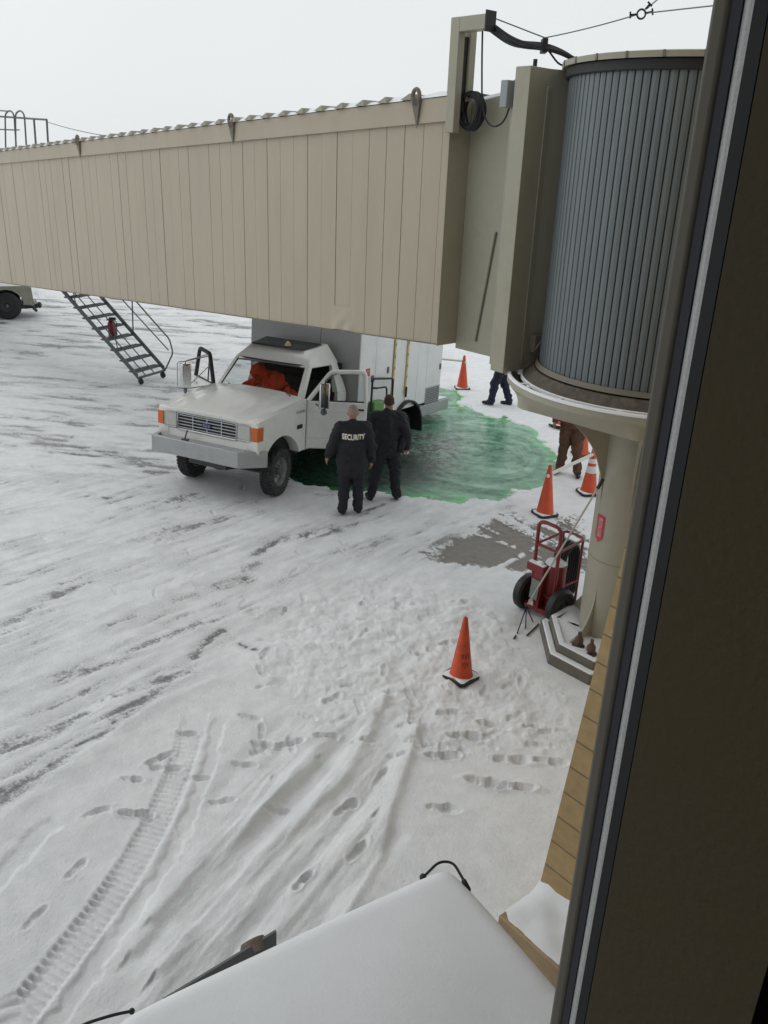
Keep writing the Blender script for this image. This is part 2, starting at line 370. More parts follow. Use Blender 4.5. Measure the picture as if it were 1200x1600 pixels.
# ------------------------------------------------------------------ ground
PUDDLE = Gs([(452, 742), (470, 757), (520, 762), (580, 768), (618, 772), (650, 776), (700, 781), (745, 781), (790, 778), (800, 763), (830, 766), (852, 752), (868, 738), (868, 712),
             (852, 690), (822, 668), (790, 652), (760, 648), (738, 640), (716, 628), (722, 618), (706, 607), (690, 606)]) + [(-.3, 21.0), (-2.6, 19.6), (-3.6, 17.2), (-2.9, 15.2), (-2.2, 14.4)]
FIN = [(.02, 0)]
def ground_fields(X, Y):
    n1 = fbm(X * .55, Y * .55, 3); n2 = fbm(X * 2.3 + 40, Y * 2.3, 4); n3 = fbm(X * 9 + 11, Y * 9, 3)
    Rr = np.hypot(X, Y)
    # deep, little-trodden snow close to the building
    A, B = G(0, 1150), G(560, 960)
    side = ((X - A[0]) * (B[1] - A[1]) - (Y - A[1]) * (B[0] - A[0])) / math.hypot(B[0] - A[0], B[1] - A[1])
    deep = sst(-.25, .35, side + (n2 - .5) * .5) * sst(11.2, 9.6, Y + (n2 - .5))
    h = .03 * (n1 - .5) + .018 * (n2 - .5) + .006 * (n3 - .5) + .035 * deep
    bare = np.zeros(X.shape)
    # ---- scraped, driven-over snow: streaks of dark wet pavement
    a1 = math.atan2(G(420, 850)[1] - G(0, 1010)[1], G(420, 850)[0] - G(0, 1010)[0])
    u = X * math.cos(a1) + Y * math.sin(a1); v = -X * math.sin(a1) + Y * math.cos(a1)
    s1 = fbm(u * .55 + 3, v * 4.2, 5, .6); s1b = fbm(u * 1.6 + 30, v * 9.0, 4, .6)
    a2 = R_(-10); u2 = X * math.cos(a2) + Y * math.sin(a2); v2 = -X * math.sin(a2) + Y * math.cos(a2)
    s2 = fbm(u2 * .9 + 70, v2 * 3.6 + 5, 5, .6); s3 = fbm(u * 3.2 + 9, v * 20 + 4, 4, .6); n4 = fbm(X * 24 + 5, Y * 24 + 1, 3, .6)
    far = sst(12.0, 15.0, Y)
    st = (s1 * .45 + s1b * .35 + s3 * .2) * (1 - far) + s2 * far
    patch = fbm(X * .33 + 5, Y * .33 + 2, 3)
    traf = (1 - deep) * sst(2.3, .8, X) * (.55 + .9 * (patch - .35))
    bare = np.maximum(bare, sst(.535, .70, st + (n3 - .5) * .10 + (n4 - .5) * .10) * traf * .72)
    grime = sst(.40, .64, st + (n2 - .5) * .22) * np.clip(traf, 0, 1) * .50
    # hand-placed dark strokes seen in the photograph (pixel polyline, half width m, strength)
    strokes = [([(0, 985), (60, 950), (135, 898)], .16, .75), ([(0, 1180), (70, 1150), (130, 1115), (250, 1058)], .14, .7), ([(100, 1060), (180, 1030), (280, 985), (350, 965)], .13, .7),
               ([(0, 1245), (60, 1205), (150, 1150), (240, 1075), (290, 1048)], .16, .75), ([(10, 1165), (60, 1150)], .08, .8), ([(340, 915), (385, 905)], .13, .8),
               ([(405, 862), (440, 845), (520, 826)], .16, .85), ([(135, 775), (175, 779)], .08, .9), ([(95, 912), (132, 904)], .06, .9), ([(255, 825), (262, 826)], .05, .7),
               ([(350, 985), (372, 1005), (402, 1018)], .03, .9), ([(303, 1025), (322, 1003), (345, 985)], .07, .9), ([(318, 930), (345, 945)], .14, .5), ([(380, 890), (400, 880)], .12, .6),
               ([(20, 650), (120, 655)], .10, .5), ([(0, 692), (22, 696)], .08, .8), ([(80, 648), (112, 655)], .06, .6), ([(250, 590), (300, 610)], .35, .4), ([(330, 545), (360, 590)], .3, .35),
               ([(560, 800), (600, 787)], .05, .9), ([(640, 800), (720, 795)], .16, .35), ([(0, 495), (120, 492), (340, 494)], .07, .85), ([(0, 470), (340, 474)], .09, .5), ([(150, 505), (300, 500)], .12, .3),
               ([(255, 470), (390, 520)], .2, .25), ([(60, 1260), (20, 1320)], .05, .25), ([(700, 822), (760, 800), (800, 790)], .12, .5), ([(745, 800), (800, 820), (835, 830)], .10, .45)]
    for pl, w, s in strokes:
        d, arc, _ = seg_dist(X, Y, Gs(pl)); m = d < w * 3
        if not m.any(): continue
        q = np.zeros(X.shape); q[m] = .84 * s * np.exp(-(d[m] / (w * 1.25)) ** 2) * sst(.36, .62, s1b[m] * .4 + s3[m] * .25 + n3[m] * .2 + n4[m] * .15); grime = np.maximum(grime, .55 * s * np.exp(-(d / (w * 2.2)) ** 2) * sst(.3, .6, s1b))
        bare = np.maximum(bare, q)
    # under-truck grey patch
    # ---- the cleared slab of brown concrete by the extinguisher cart
    slab = Gs([(640, 862), (690, 838), (742, 822), (765, 812), (800, 795), (838, 812), (900, 800), (945, 840), (945, 895), (905, 905), (840, 905), (790, 892), (735, 884), (680, 874)])
    sdf = poly_sdf(X, Y, slab); jl = sdf + (n2 - .5) * .55 + (n3 - .5) * .22
    conc = sst(-.05, .34, jl + (n4 - .5) * .30)
    a3 = math.atan2(G(905, 905)[1] - G(742, 822)[1], G(905, 905)[0] - G(742, 822)[0]); u3 = X * math.cos(a3) + Y * math.sin(a3); v3 = -X * math.sin(a3) + Y * math.cos(a3)
    brush = fbm(u3 * .9 + 7, v3 * 7 + 3, 4, .6)
    for pl in ([(728, 826), (905, 890)], [(770, 892), (850, 848)]):
        d, _, _ = seg_dist(X, Y, Gs(pl)); conc = conc * (1 - .9 * np.exp(-(d / (.035 + .05 * n3)) ** 2) * sst(.40, .52, n2 * .5 + n3 * .5))
    core = np.exp(-(np.hypot(X - G(735, 858)[0], Y - G(735, 858)[1]) / .75) ** 2) + np.exp(-(np.hypot(X - G(850, 875)[0], Y - G(850, 875)[1]) / .6) ** 2)
    conc = conc * sst(.42, .58, brush * .7 + .12 + core * .34 + (n4 - .5) * .30)
    bare = np.maximum(bare, conc)
    h = h - .022 * bare
    # ---- tyre track with lugs, lower left
    trk = Gs([(-10, 1640), (45, 1575), (110, 1490), (165, 1420), (212, 1350), (248, 1285), (278, 1215), (300, 1150), (312, 1100)])
    d, arc, sd = seg_dist(X, Y, trk); w = .115; inn = sst(w + .02, w - .015, d) * sst(7.7, 5.6, Y + (n2 - .5))
    off = d * sd
    lug = (np.sin(arc * 2 * math.pi / .060 + np.abs(off) * 16) > .1) * sst(.03, .055, d)
    lugs = sst(-.2, .4, np.sin(arc * 2 * math.pi / .060 + off * 14))
    jit = (fbm(arc * 3.0, arc * 0 + 5, 2) - .5); lugs = sst(-.3, .5, np.sin(arc * 2 * math.pi / .060 + off * 14 + jit * 3)); h = h - inn * ((.013 - (.019 * (.35 + 1.3 * n2)) * (lugs - .55) * sst(.035, .075, -off) - .009 * (lugs - .5) * sst(.03, .07, off) - .005 * (lugs - .5)) * (.6 + .9 * n2) + .010 * (n3 - .5) + .006 * (n4 - .5)) + .006 * np.exp(-((d - w - .03) / .03) ** 2) * sst(7.7, 5.6, Y + (n2 - .5)) * (.3 + n3)
    trk2 = Gs([(60, 1640), (130, 1540), (190, 1460), (245, 1380), (290, 1295), (318, 1220), (345, 1130)])
    d, arc, sd = seg_dist(X, Y, trk2); inn = sst(.085, .04, d + (n3 - .5) * .09) * sst(7.6, 6.6, Y); h = h - inn * (.016 + .014 * (n3 - .5))
    trk3 = Gs([(-20, 1400), (40, 1330), (75, 1295)]); d, _, _ = seg_dist(X, Y, trk3); h = h - .018 * sst(.12, .05, d + (n3 - .5) * .08)
    # ---- wide soft ruts and shovelled ridges sweeping from the cone down to the left
    ridges = [([(652, 1145), (635, 1200), (610, 1265), (592, 1345), (552, 1410), (520, 1470), (470, 1560)], .055, .05), ([(600, 1100), (570, 1165), (540, 1215), (470, 1280), (420, 1325), (330, 1420), (250, 1520)], .05, .055),
              ([(488, 1195), (430, 1245), (380, 1300), (300, 1385), (210, 1490)], .045, .05), ([(420, 1225), (370, 1290), (310, 1360), (240, 1440)], .03, .04), ([(575, 1290), (520, 1360), (460, 1430), (400, 1500)], .045, .06),
              ([(700, 1010), (620, 1090), (560, 1130)], .02, .09), ([(0, 1290), (70, 1230), (160, 1165), (250, 1100), (340, 1065)], .02, .05)]
    for pl, hh, w in ridges:
        d, arc, sd = seg_dist(X, Y, Gs(pl)); wob = 1 + .5 * (fbm(arc * 2.0, arc * 0 + hh * 90, 3) - .5)
        asym = np.where(sd > 0, w * 2.6, w * 1.1); h = h + hh * wob * np.exp(-(d / asym) ** 2) * .9
    ruts = [([(622, 1170), (560, 1265), (500, 1340), (420, 1430), (340, 1530)], .045, .10), ([(540, 1165), (470, 1240), (390, 1330), (300, 1440)], .05, .10), ([(470, 1180), (400, 1250), (330, 1340), (250, 1450)], .035, .08),
            ([(620, 1310), (560, 1385), (500, 1460)], .035, .08), ([(440, 1130), (380, 1190), (330, 1260)], .025, .08)]
    for pl, hh, w in ruts:
        d, arc, sd = seg_dist(X, Y, Gs(pl)); h = h - hh * np.exp(-(d / w) ** 2) * (.7 + .6 * (n2 - .3))
    # fine ploughed streaks along the ruts
    a4 = math.atan2(G(600, 1150)[1] - G(330, 1450)[1], G(600, 1150)[0] - G(330, 1450)[0]); u4 = X * math.cos(a4) + Y * math.sin(a4); v4 = -X * math.sin(a4) + Y * math.cos(a4)
    zone = sst(-.1, .35, poly_sdf(X, Y, Gs([(420, 1120), (660, 1110), (640, 1250), (600, 1400), (520, 1620), (150, 1620), (250, 1420), (330, 1270)])))
    h = h + zone * (.085 * (fbm(u4 * .6 + 3, v4 * 3.6 + 8, 4, .55) - .5) + .014 * (fbm(u4 * 2 + 3, v4 * 14, 3) - .5))
    # ---- trampled snow round the near cone and across the middle
    tram = Gs([(430, 950), (560, 900), (700, 900), (800, 960), (900, 1040), (905, 1160), (860, 1190), (700, 1175), (600, 1150), (480, 1130), (400, 1060)])
    ts = sst(-.35, .5, poly_sdf(X, Y, tram)); c1 = fbm(X * 4.2 + 8, Y * 4.2 + 2, 4, .6); c2 = np.abs(fbm(X * 7 + 3, Y * 7, 3) - .5)
    h = h + ts * (.085 * (c1 - .5) + .022 * (c2 - .12) + .02 * (n3 - .5))
    rs = np.random.RandomState(11)
    prints = [(588, 0, 0), ]
    fp = [(212, 1277, 92, .055), (207, 1223, 95, .05), (262, 1205, 85, .05), (120, 1362, 25, .022), (55, 1440, 25, .020), (345, 1255, 80, .035), (437, 1268, 80, .03), (410, 1165, 95, .04), (452, 1165, 70, .04),
          (690, 1268, 100, .055, 1.25), (758, 1228, 105, .075, 1.45), (806, 1236, 92, .06, 1.3), (690, 1186, 90, .055, 1.2), (728, 1156, 90, .06, 1.3), (860, 1195, 100, .05, 1.2), (800, 1192, 95, .04, 1.5), (380, 1198, 90, .03), (310, 1220, 80, .03), (420, 1170, 90, .03), (510, 1155, 90, .04), (565, 1165, 90, .04),
          (560, 1335, 30, .05), (540, 1265, 40, .05), (595, 1215, 30, .05), (475, 1380, 35, .05), (812, 1015, 90, .06), (290, 1150, 90, .04), (250, 1190, 50, .04), (150, 1275, 50, .04), (620, 1185, 90, .04), (660, 1170, 90, .04), (640, 1140, 80, .05), (700, 1120, 70, .05), (760, 1135, 100, .05), (830, 1140, 80, .05)]
    pts = [(G(q[0], q[1]), R_(q[2]), q[3], q[4] if len(q) > 4 else 0) for q in fp]
    for _ in range(75):
        px, py = rs.uniform(380, 905), rs.uniform(930, 1185); p = G(px, py)
        pts.append((p, rs.uniform(0, 6.28), rs.uniform(.010, .030), 0))
    for _ in range(70):
        px, py = rs.uniform(0, 700), rs.uniform(640, 960); pts.append((G(px, py), rs.uniform(0, 6.28), rs.uniform(.008, .018), 0))
    for (cx, cy), an, dp, kk in pts:
        ks = kk or rs.uniform(.8, 1.08); asx = rs.uniform(.0, .35); dp = dp * rs.uniform(.6, 1.15)
        m = np.nonzero((np.abs(X - cx) < .35) & (np.abs(Y - cy) < .35))
        if len(m[0]) == 0: continue
        x = X[m] - cx; y = Y[m] - cy; u = x * math.sin(an) + y * math.cos(an); v = x * math.cos(an) - y * math.sin(an)
        wv = .048 - .012 * np.exp(-((u + .03) / .05) ** 2); u = u / ks; v = v / ks; e = np.sqrt((u / .122) ** 2 + ((v + .25 * u * (asx - .15)) / (wv * .86)) ** 2 + 1e-9)
        e = e + (n3[m] - .5) * .75 + (n4[m] - .5) * .3
        tread = .2 * (np.sin(u * 190) > 0)
        h[m] += -dp * sst(1.15, .85, e) * (.75 + .5 * (u > .0) - tread * .5 + (n4[m] - .5) * .9 + asx * np.sin(u * 40 + asx * 20)) + dp * .22 * np.exp(-((e - 1.35) / .22) ** 2)
    # ---- spill: ground sinks under the liquid, melted ragged edge
    sp = poly_sdf(X, Y, PUDDLE)
    edge = sp + (fbm(X * 2.6, Y * 2.6, 4, .6) - .5) * .55
    wet = sst(-.05, .06, edge); h = h * (1 - wet) - .07 * wet
    bare = np.maximum(bare, 0); grime = np.maximum(grime, sst(-.7, 0, sp) * .18 * (1 - wet) * sst(1.0, -.5, X))
    # hole under the rear wheels
    for yy in (.93, -.93):
        c = TW(-4.05, yy, 0); h = h - .45 * np.exp(-((np.hypot(X - c[0], Y - c[1])) / .55) ** 4)
    # greyer ground under the truck nose
    c = TW(.3, 0, 0); dt = np.hypot((X - c[0]) * .7, Y - c[1]); grime = np.maximum(grime, .42 * np.exp(-(dt / 1.1) ** 2) * (.6 + .8 * (n2 - .3)))
    h = h * (.15 + .85 * sst(.95, 1.4, np.hypot(X - 2.68, Y - 8.68)))
    fl = sst(45, 30, Rr); h = h * fl
    return h, np.clip(bare, 0, 1), np.clip(grime, 0, 1), edge, np.clip(conc, 0, 1)

def build_ground():
    az_d = np.radians(np.linspace(-30, 26, 640)); az_s = np.radians(np.concatenate([np.linspace(28, 328, 76)]))
    az = np.concatenate([az_d, az_s]); na = len(az)
    rad = np.concatenate([np.exp(np.linspace(math.log(3.0), math.log(34), 820)), np.exp(np.linspace(math.log(35), math.log(900), 45))]); nr = len(rad)
    A, Rr = np.meshgrid(az, rad); X = Rr * np.sin(A); Y = Rr * np.cos(A)
    h, bare, grime, edge, conc = ground_fields(X, Y)
    co = np.stack([X, Y, h], -1).reshape(-1, 3); co = np.vstack([co, [[0, 0, 0]]])
    i = np.arange(nr - 1)[:, None] * na; j = np.arange(na)[None, :]; j2 = (j + 1) % na
    quads = np.stack([i + j, i + na + j, i + na + j2, i + j2], -1).reshape(-1, 4)[:, ::-1]
    c = len(co) - 1; tris = np.stack([np.arange(na), (np.arange(na) + 1) % na, np.full(na, c)], -1)[:, ::-1]
    me = bpy.data.meshes.new('apron_ground'); me.vertices.add(len(co)); me.vertices.foreach_set('co', co.ravel())
    nl = quads.size + tris.size; me.loops.add(nl); me.loops.foreach_set('vertex_index', np.concatenate([quads.ravel(), tris.ravel()]))
    me.polygons.add(len(quads) + len(tris)); ls = np.concatenate([np.arange(len(quads)) * 4, quads.size + np.arange(len(tris)) * 3]); me.polygons.foreach_set('loop_start', ls)
    me.update(calc_edges=True); me.validate()
    for nm, arr in (('bare', bare), ('grime', grime), ('concrete', conc), ('spill_edge', np.clip(edge, -5, 5))):
        a = me.attributes.new(nm, 'FLOAT', 'POINT'); a.data.foreach_set('value', np.append(arr.ravel(), 0).astype(np.float32))
    m = bpy.data.materials.new('trodden_snow_on_apron'); m.use_nodes = True; n = m.node_tree.nodes; l = m.node_tree.links; b = n['Principled BSDF']
    def att(nm):
        a = n.new('ShaderNodeAttribute'); a.attribute_name = nm; return a.outputs['Fac']
    tc = n.new('ShaderNodeTexCoord')
    def noise(s, d=5, r=.6):
        q = n.new('ShaderNodeTexNoise'); q.inputs['Scale'].default_value = s; q.inputs['Detail'].default_value = d; q.inputs['Roughness'].default_value = r; l.new(tc.outputs['Object'], q.inputs['Vector']); return q.outputs[0]
    def rng(v, a, b_, c_, d_):
        q = n.new('ShaderNodeMapRange'); q.interpolation_type = 'SMOOTHSTEP'
        for k, t in zip(('From Min', 'From Max', 'To Min', 'To Max'), (a, b_, c_, d_)): q.inputs[k].default_value = t
        l.new(v, q.inputs['Value']); return q.outputs[0]
    def math_(op, a, b_):
        q = n.new('ShaderNodeMath'); q.operation = op
        for k, t in ((0, a), (1, b_)):
            if isinstance(t, (int, float)): q.inputs[k].default_value = t
            else: l.new(t, q.inputs[k])
        return q.outputs[0]
    def mix(f, a, b_):
        q = n.new('ShaderNodeMix'); q.data_type = 'RGBA'
        if isinstance(f, float): q.inputs['Factor'].default_value = f
        else: l.new(f, q.inputs['Factor'])
        for k, t in (('A', a), ('B', b_)):
            if isinstance(t, tuple): q.inputs[k].default_value = (*t, 1)
            else: l.new(t, q.inputs[k])
        return q.outputs['Result']
    fine = noise(38, 6, .7); mid = noise(5, 6, .65)
    snow = mix(rng(mid, .3, .7, 0, 1), (.77, .785, .805), (.87, .882, .895))
    snow = mix(math_('MULTIPLY', att('grime'), rng(fine, .3, .65, .4, 1.0)), snow, (.255, .26, .265))
    pave = mix(rng(fine, .3, .7, 0, 1), (.075, .077, .082), (.165, .165, .17))
    conc_c = mix(rng(noise(11, 7, .7), .3, .7, 0, 1), (.115, .096, .070), (.18, .155, .12))
    pave = mix(att('concrete'), pave, conc_c)
    f = math_('ADD', att('bare'), math_('MULTIPLY', math_('SUBTRACT', fine, .5), 1.05)); f = rng(f, .24, .68, 0, .90)
    col = mix(f, snow, pave)
    # bright green melt fringe soaking into the snow just outside the spill
    eg = att('spill_edge'); fr = math_('MULTIPLY', rng(eg, -.10, .02, 0, 1), rng(noise(3.2, 3), .42, .62, 0, .8)); col = mix(fr, col, (.20, .50, .22))
    l.new(col, b.inputs['Base Color'])
    l.new(rng(f, 0, 1, .72, .42), b.inputs['Roughness']); b.inputs['Specular IOR Level'].default_value = .35
    bp = n.new('ShaderNodeBump'); bp.inputs['Strength'].default_value = .8; bp.inputs['Distance'].default_value = .014
    l.new(math_('ADD', fine, math_('MULTIPLY', noise(140, 3), .4)), bp.inputs['Height']); l.new(bp.outputs[0], b.inputs['Normal'])
    o = bpy.data.objects.new('apron_ground', me); COL.objects.link(o); me.materials.append(m)
    me.polygons.foreach_set('use_smooth', np.ones(len(me.polygons), bool))
    tag(o, 'snow covered airport apron with tyre tracks and footprints', 'ground', kind='structure')
build_ground()

def build_spill():
    xs = np.arange(-4.2, 5.2, .035); ys = np.arange(11.5, 21.8, .05); X, Y = np.meshgrid(xs, ys)
    sp = poly_sdf(X, Y, PUDDLE); edge = sp + (fbm(X * 2.6, Y * 2.6, 4, .6) - .5) * .55
    Z = -.022 + .003 * (fbm(X * 3, Y * 3, 2) - .5)
    ny, nx = X.shape; idx = np.arange(nx * ny).reshape(ny, nx); keep = edge > -.30
    kq = keep[:-1, :-1] & keep[1:, :-1] & keep[:-1, 1:] & keep[1:, 1:]
    q = np.stack([idx[:-1, :-1][kq], idx[:-1, 1:][kq], idx[1:, 1:][kq], idx[1:, :-1][kq]], -1)
    used = np.unique(q); mp = np.full(nx * ny, -1); mp[used] = np.arange(len(used)); q = mp[q]
    co = np.stack([X.ravel(), Y.ravel(), Z.ravel()], -1)[used]
    me = bpy.data.meshes.new('green_fluid_spill'); me.from_pydata(co.tolist(), [], q.tolist()); me.update()
    # swirl coordinate: liquid was brushed in arcs round a centre
    c0 = G(745, 705); rr = np.hypot(X - c0[0], (Y - c0[1]) * .8); th = np.arctan2(Y - c0[1], X - c0[0])
    wv = fbm(X * .8 + 2, Y * .8, 3)
    sw = .6 * fbm(rr * 7.5 + 2.6 * wv, th * 1.3 + rr * .7 + 8, 6, .68) + .4 * fbm(X * 1.6 + wv * 2, Y * 5.5 + X * 1.2, 5, .65)
    tc_ = TW(-3.4, .9, 0); slush = np.exp(-(np.hypot((X - .55 - .25 * (Y - 15.8)) / .95, (Y - 15.6) / 1.7)) ** 2)
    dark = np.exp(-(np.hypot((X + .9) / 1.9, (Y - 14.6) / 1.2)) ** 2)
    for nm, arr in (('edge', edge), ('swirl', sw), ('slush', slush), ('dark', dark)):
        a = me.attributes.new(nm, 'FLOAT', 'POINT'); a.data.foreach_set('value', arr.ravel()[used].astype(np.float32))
    m = bpy.data.materials.new('green_deicing_fluid'); m.use_nodes = True; n = m.node_tree.nodes; l = m.node_tree.links; b = n['Principled BSDF']
    def att(nm):
        a = n.new('ShaderNodeAttribute'); a.attribute_name = nm; return a.outputs['Fac']
    tc = n.new('ShaderNodeTexCoord')
    def noise(s, d=5, r=.6):
        k = n.new('ShaderNodeTexNoise'); k.inputs['Scale'].default_value = s; k.inputs['Detail'].default_value = d; k.inputs['Roughness'].default_value = r; l.new(tc.outputs['Object'], k.inputs['Vector']); return k.outputs[0]
    def rng(v, a, b_, c_, d_):
        k = n.new('ShaderNodeMapRange'); k.interpolation_type = 'SMOOTHSTEP'
        for w, t in zip(('From Min', 'From Max', 'To Min', 'To Max'), (a, b_, c_, d_)): k.inputs[w].default_value = t
        l.new(v, k.inputs['Value']); return k.outputs[0]
    def mix(f, a, b_):
        k = n.new('ShaderNodeMix'); k.data_type = 'RGBA'; l.new(f, k.inputs['Factor'])
        for w, t in (('A', a), ('B', b_)):
            if isinstance(t, tuple): k.inputs[w].default_value = (*t, 1)
            else: l.new(t, k.inputs[w])
        return k.outputs['Result']
    def mul(a, b_):
        k = n.new('ShaderNodeMath'); k.operation = 'MULTIPLY'; l.new(a, k.inputs[0]); l.new(b_, k.inputs[1]); return k.outputs[0]
    col = mix(rng(att('swirl'), .34, .62, 0, 1), (.035, .165, .085), (.165, .365, .235))
    col = mix(rng(noise(1.3, 5), .48, .70, 0, .6), col, (.19, .365, .25)); col = mix(rng(att('swirl'), .60, .68, 0, .8), col, (.33, .52, .40)); col = mix(rng(att('swirl'), .37, .30, 0, .75), col, (.03, .13, .075))
    spk = mul(rng(att('slush'), .10, .7, 0, 1), rng(noise(15, 7, .8), .47, .60, 0, .95)); 
    drk = mul(rng(att('slush'), .25, .75, 0, .95), rng(noise(2.1, 6, .75), .36, .52, 0, 1)); col = mix(drk, col, (.018, .045, .032))
    col = mix(spk, col, (.36, .40, .38))
    col = mix(mul(rng(att('edge'), .26, .02, 0, 1), rng(noise(2.7, 4), .42, .62, .05, .95)), col, (.12, .52, .18))
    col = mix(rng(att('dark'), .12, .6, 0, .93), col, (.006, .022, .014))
    l.new(col, b.inputs['Base Color']); l.new(rng(noise(6, 5), .35, .65, .10, .45), b.inputs['Roughness']); b.inputs['Specular IOR Level'].default_value = .42
    bp = n.new('ShaderNodeBump'); bp.inputs['Strength'].default_value = .35; bp.inputs['Distance'].default_value = .015
    k = n.new('ShaderNodeMath'); k.operation = 'ADD'; l.new(att('swirl'), k.inputs[0]); l.new(mul(noise(24, 5, .7), rng(att('slush'), 0, .7, .12, 1.0)), k.inputs[1]); l.new(k.outputs[0], bp.inputs['Height']); l.new(bp.outputs[0], b.inputs['Normal'])
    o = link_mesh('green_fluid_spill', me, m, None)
    tag(o, 'large bright green fluid spill spreading over the snow around the truck', 'spill')
build_spill()

# ------------------------------------------------------------------ terminal: window, interior wall, outside shell
fa = R_(-40); nF = Vector((math.sin(fa), math.cos(fa), 0)); tF = Vector((math.cos(fa), -math.sin(fa), 0))
def WP(t, nn, z): p = tF * t + nF * nn; return (p.x, p.y, z)
def wbox(mb, t0, t1, n0, n1, z0, z1):
    return mb.hexa([WP(t0, n0, z0), WP(t1, n0, z0), WP(t1, n1, z0), WP(t0, n1, z0), WP(t0, n0, z1), WP(t1, n0, z1), WP(t1, n1, z1), WP(t0, n1, z1)])
T0 = .62
def dep(az_deg): return T0 / math.tan(R_(az_deg + 40))
D = [dep(a) for a in (17.15, 18.15, 18.72, 19.33, 20.2)]
terminal = tag(empty('terminal_building', WP(.6, .4, 0)), 'terminal with dark brown interior wall along the right edge of the view', 'building')
bpy.context.view_layer.update(); TI = terminal.matrix_world.inverted()
class WB(MB):
    def __init__(s): super().__init__(); s.T = TI.copy()
ZF, ZC = 3.55, 6.9
w = WB(); wbox(w, T0 + .001, 5.0, D[4] - .162, D[4], ZF, ZC); w.build('interior_wall', M_innerwall, terminal)
w = WB(); wbox(w, -6, 5, -7, D[4] - .001 + .1, ZF - .2, ZF); w.build('floor', M_interior, terminal)
w = WB(); wbox(w, -6, 5, -7, D[4] + .1, ZC, ZC + .2); w.build('ceiling', M_interior, terminal)
w = WB(); wbox(w, -6, 5, -7.2, -7, ZF, ZC); wbox(w, -6.2, -6, -7, D[4] + .1, ZF, ZC); wbox(w, 5, 5.2, -7, D[4] + .1, ZF, ZC); w.build('back_wall', M_interior, terminal)
w = WB(); wbox(w, -24, T0 + .3, D[0] - .03, D[0] + .04, 0, ZF - .02); wbox(w, -24, T0 + .3, D[0] - .03, D[0] + .04, ZC, ZC + 2.2); wbox(w, -24, -3.2, D[0] - .03, D[0] + .04, ZF - .02, ZC)
wbox(w, T0 + .3, 4.3, D[0] - .03, D[0] + .04, 0, ZC + 2.2); w.build('facade_wall', M_facade, terminal)
w = WB(); wbox(w, -24, 4.3, D[0] + .041, D[0] + 3.2, 7.05, 7.3); w.build('sky_blocking_overhang', M_interior, terminal)  # unseen overhang, added to cut the skylight on the near snow
win = WB(); wbox(win, T0, T0 + .09, D[1], D[0], ZF, ZC); wbox(win, -3.2, T0, D[1], D[0], ZF, ZF + .10); wbox(win, -3.2, T0, D[1], D[0], ZC - .1, ZC)
window = win.build('window', M_frame, terminal, bevel=.004)
w = WB(); wbox(w, T0 + .002, T0 + .09, D[2], D[1] - .0005, ZF, ZC); w.build('outer_gasket', M_frame_navy, window)
w = WB(); wbox(w, T0 + .004, T0 + .09, D[3], D[2] - .0005, ZF, ZC); sp_ = w.build('spacer_bar', M_spacer, window)
w = WB(); wbox(w, T0 + .001, T0 + .09, D[4] + .001, D[3] - .0005, ZF, ZC); w.build('inner_gasket', M_black, window)
w = WB(); pn = (D[2] + D[3]) / 2; w.add([WP(-3.2, pn, ZF + .05), WP(T0 + .003, pn, ZF + .05), WP(T0 + .003, pn, ZC), WP(-3.2, pn, ZC)], [(0, 1, 2, 3)]); w.build('pane', M_pane, window, fix=False)

# block-built wing to the right, leaning base, with its snow-topped ledge
wing = tag(empty('block_wing', (1.25, 4.79, 0)), 'tan block wall corner with a snow topped ledge at its foot', 'wall')
B0 = np.array([1.252, 4.791]); tv = np.array([tF.x, tF.y]); nv = np.array([nF.x, nF.y])
def wingpt(t, nn, z): p = B0 + tv * t + nv * nn; return (p[0] - 1.25, p[1] - 4.79, z)
bat = .155
def wing_mesh():
    zs = (-.1, .3, 3.5); vs = []; 
    mb = MB(); me = bpy.data.meshes.new('block_wall')
    z0, z1 = -.1, 3.6; o0, o1 = (z0 - .3) * bat, (z1 - .3) * bat
    v = [wingpt(o0, -2.6, z0), wingpt(o0, 0, z0), wingpt(o0 + 4, 0, z0), wingpt(o1, -2.6, z1), wingpt(o1, 0, z1), wingpt(o1 + 4, 0, z1), wingpt(o1 + 4, -2.6, z1)]
    v += [wingpt(o1, -2.6, 8.2), wingpt(o1, 0, 8.2), wingpt(o1 + 4, 0, 8.2), wingpt(o1 + 4, -2.6, 8.2)]; f = [(0, 1, 4, 3), (1, 2, 5, 4), (3, 4, 8, 7), (4, 5, 9, 8), (7, 8, 9, 10)]
    me.from_pydata(v, [], f); uv = me.uv_layers.new(name='UVMap'); UV = [(0, 0), (2.6, 0), (2.6, 3.7), (0, 3.7), (0, 0), (4, 0), (4, 3.7), (0, 3.7), (0, 0), (2.6, 0), (2.6, 4.6), (0, 4.6), (0, 0), (4, 0), (4, 4.6), (0, 4.6), (0, 0), (2.6, 0), (2.6, 4), (0, 4)]
    for i, q in enumerate(UV): uv.data[i].uv = (q[0] + .1, q[1] + .018)
    return link_mesh('block_wall', me, M_brick, wing, smooth=False)
wing_mesh()
mb = MB(); mb.hexa([wingpt(-.44, -1.9, -.1), wingpt(.04, -1.9, -.1), wingpt(.04, .012, -.1), wingpt(-.44, .012, -.1), wingpt(-.42, -1.9, .275), wingpt(.0, -1.9, .275), wingpt(.0, .01, .275), wingpt(-.42, .01, .275)])
mb.build('ledge', M_plinth, wing, bevel=.012)
rows = []
for i in range(26):
    nn = -1.88 + 1.89 * i / 25; row = []
    for j in range(9):
        t = -.405 + .42 * j / 8; ed = min(1, (t + .405) / .06) * min(1, max(0, (.0 - nn) / .05)); bank = .05 * max(0, (t + .1) / .1) ** 2
        row.append(wingpt(t, nn, .272 + ed * (.028 + .018 * math.sin(i * 1.3) * math.sin(j * .9)) + bank))
    rows.append(row)
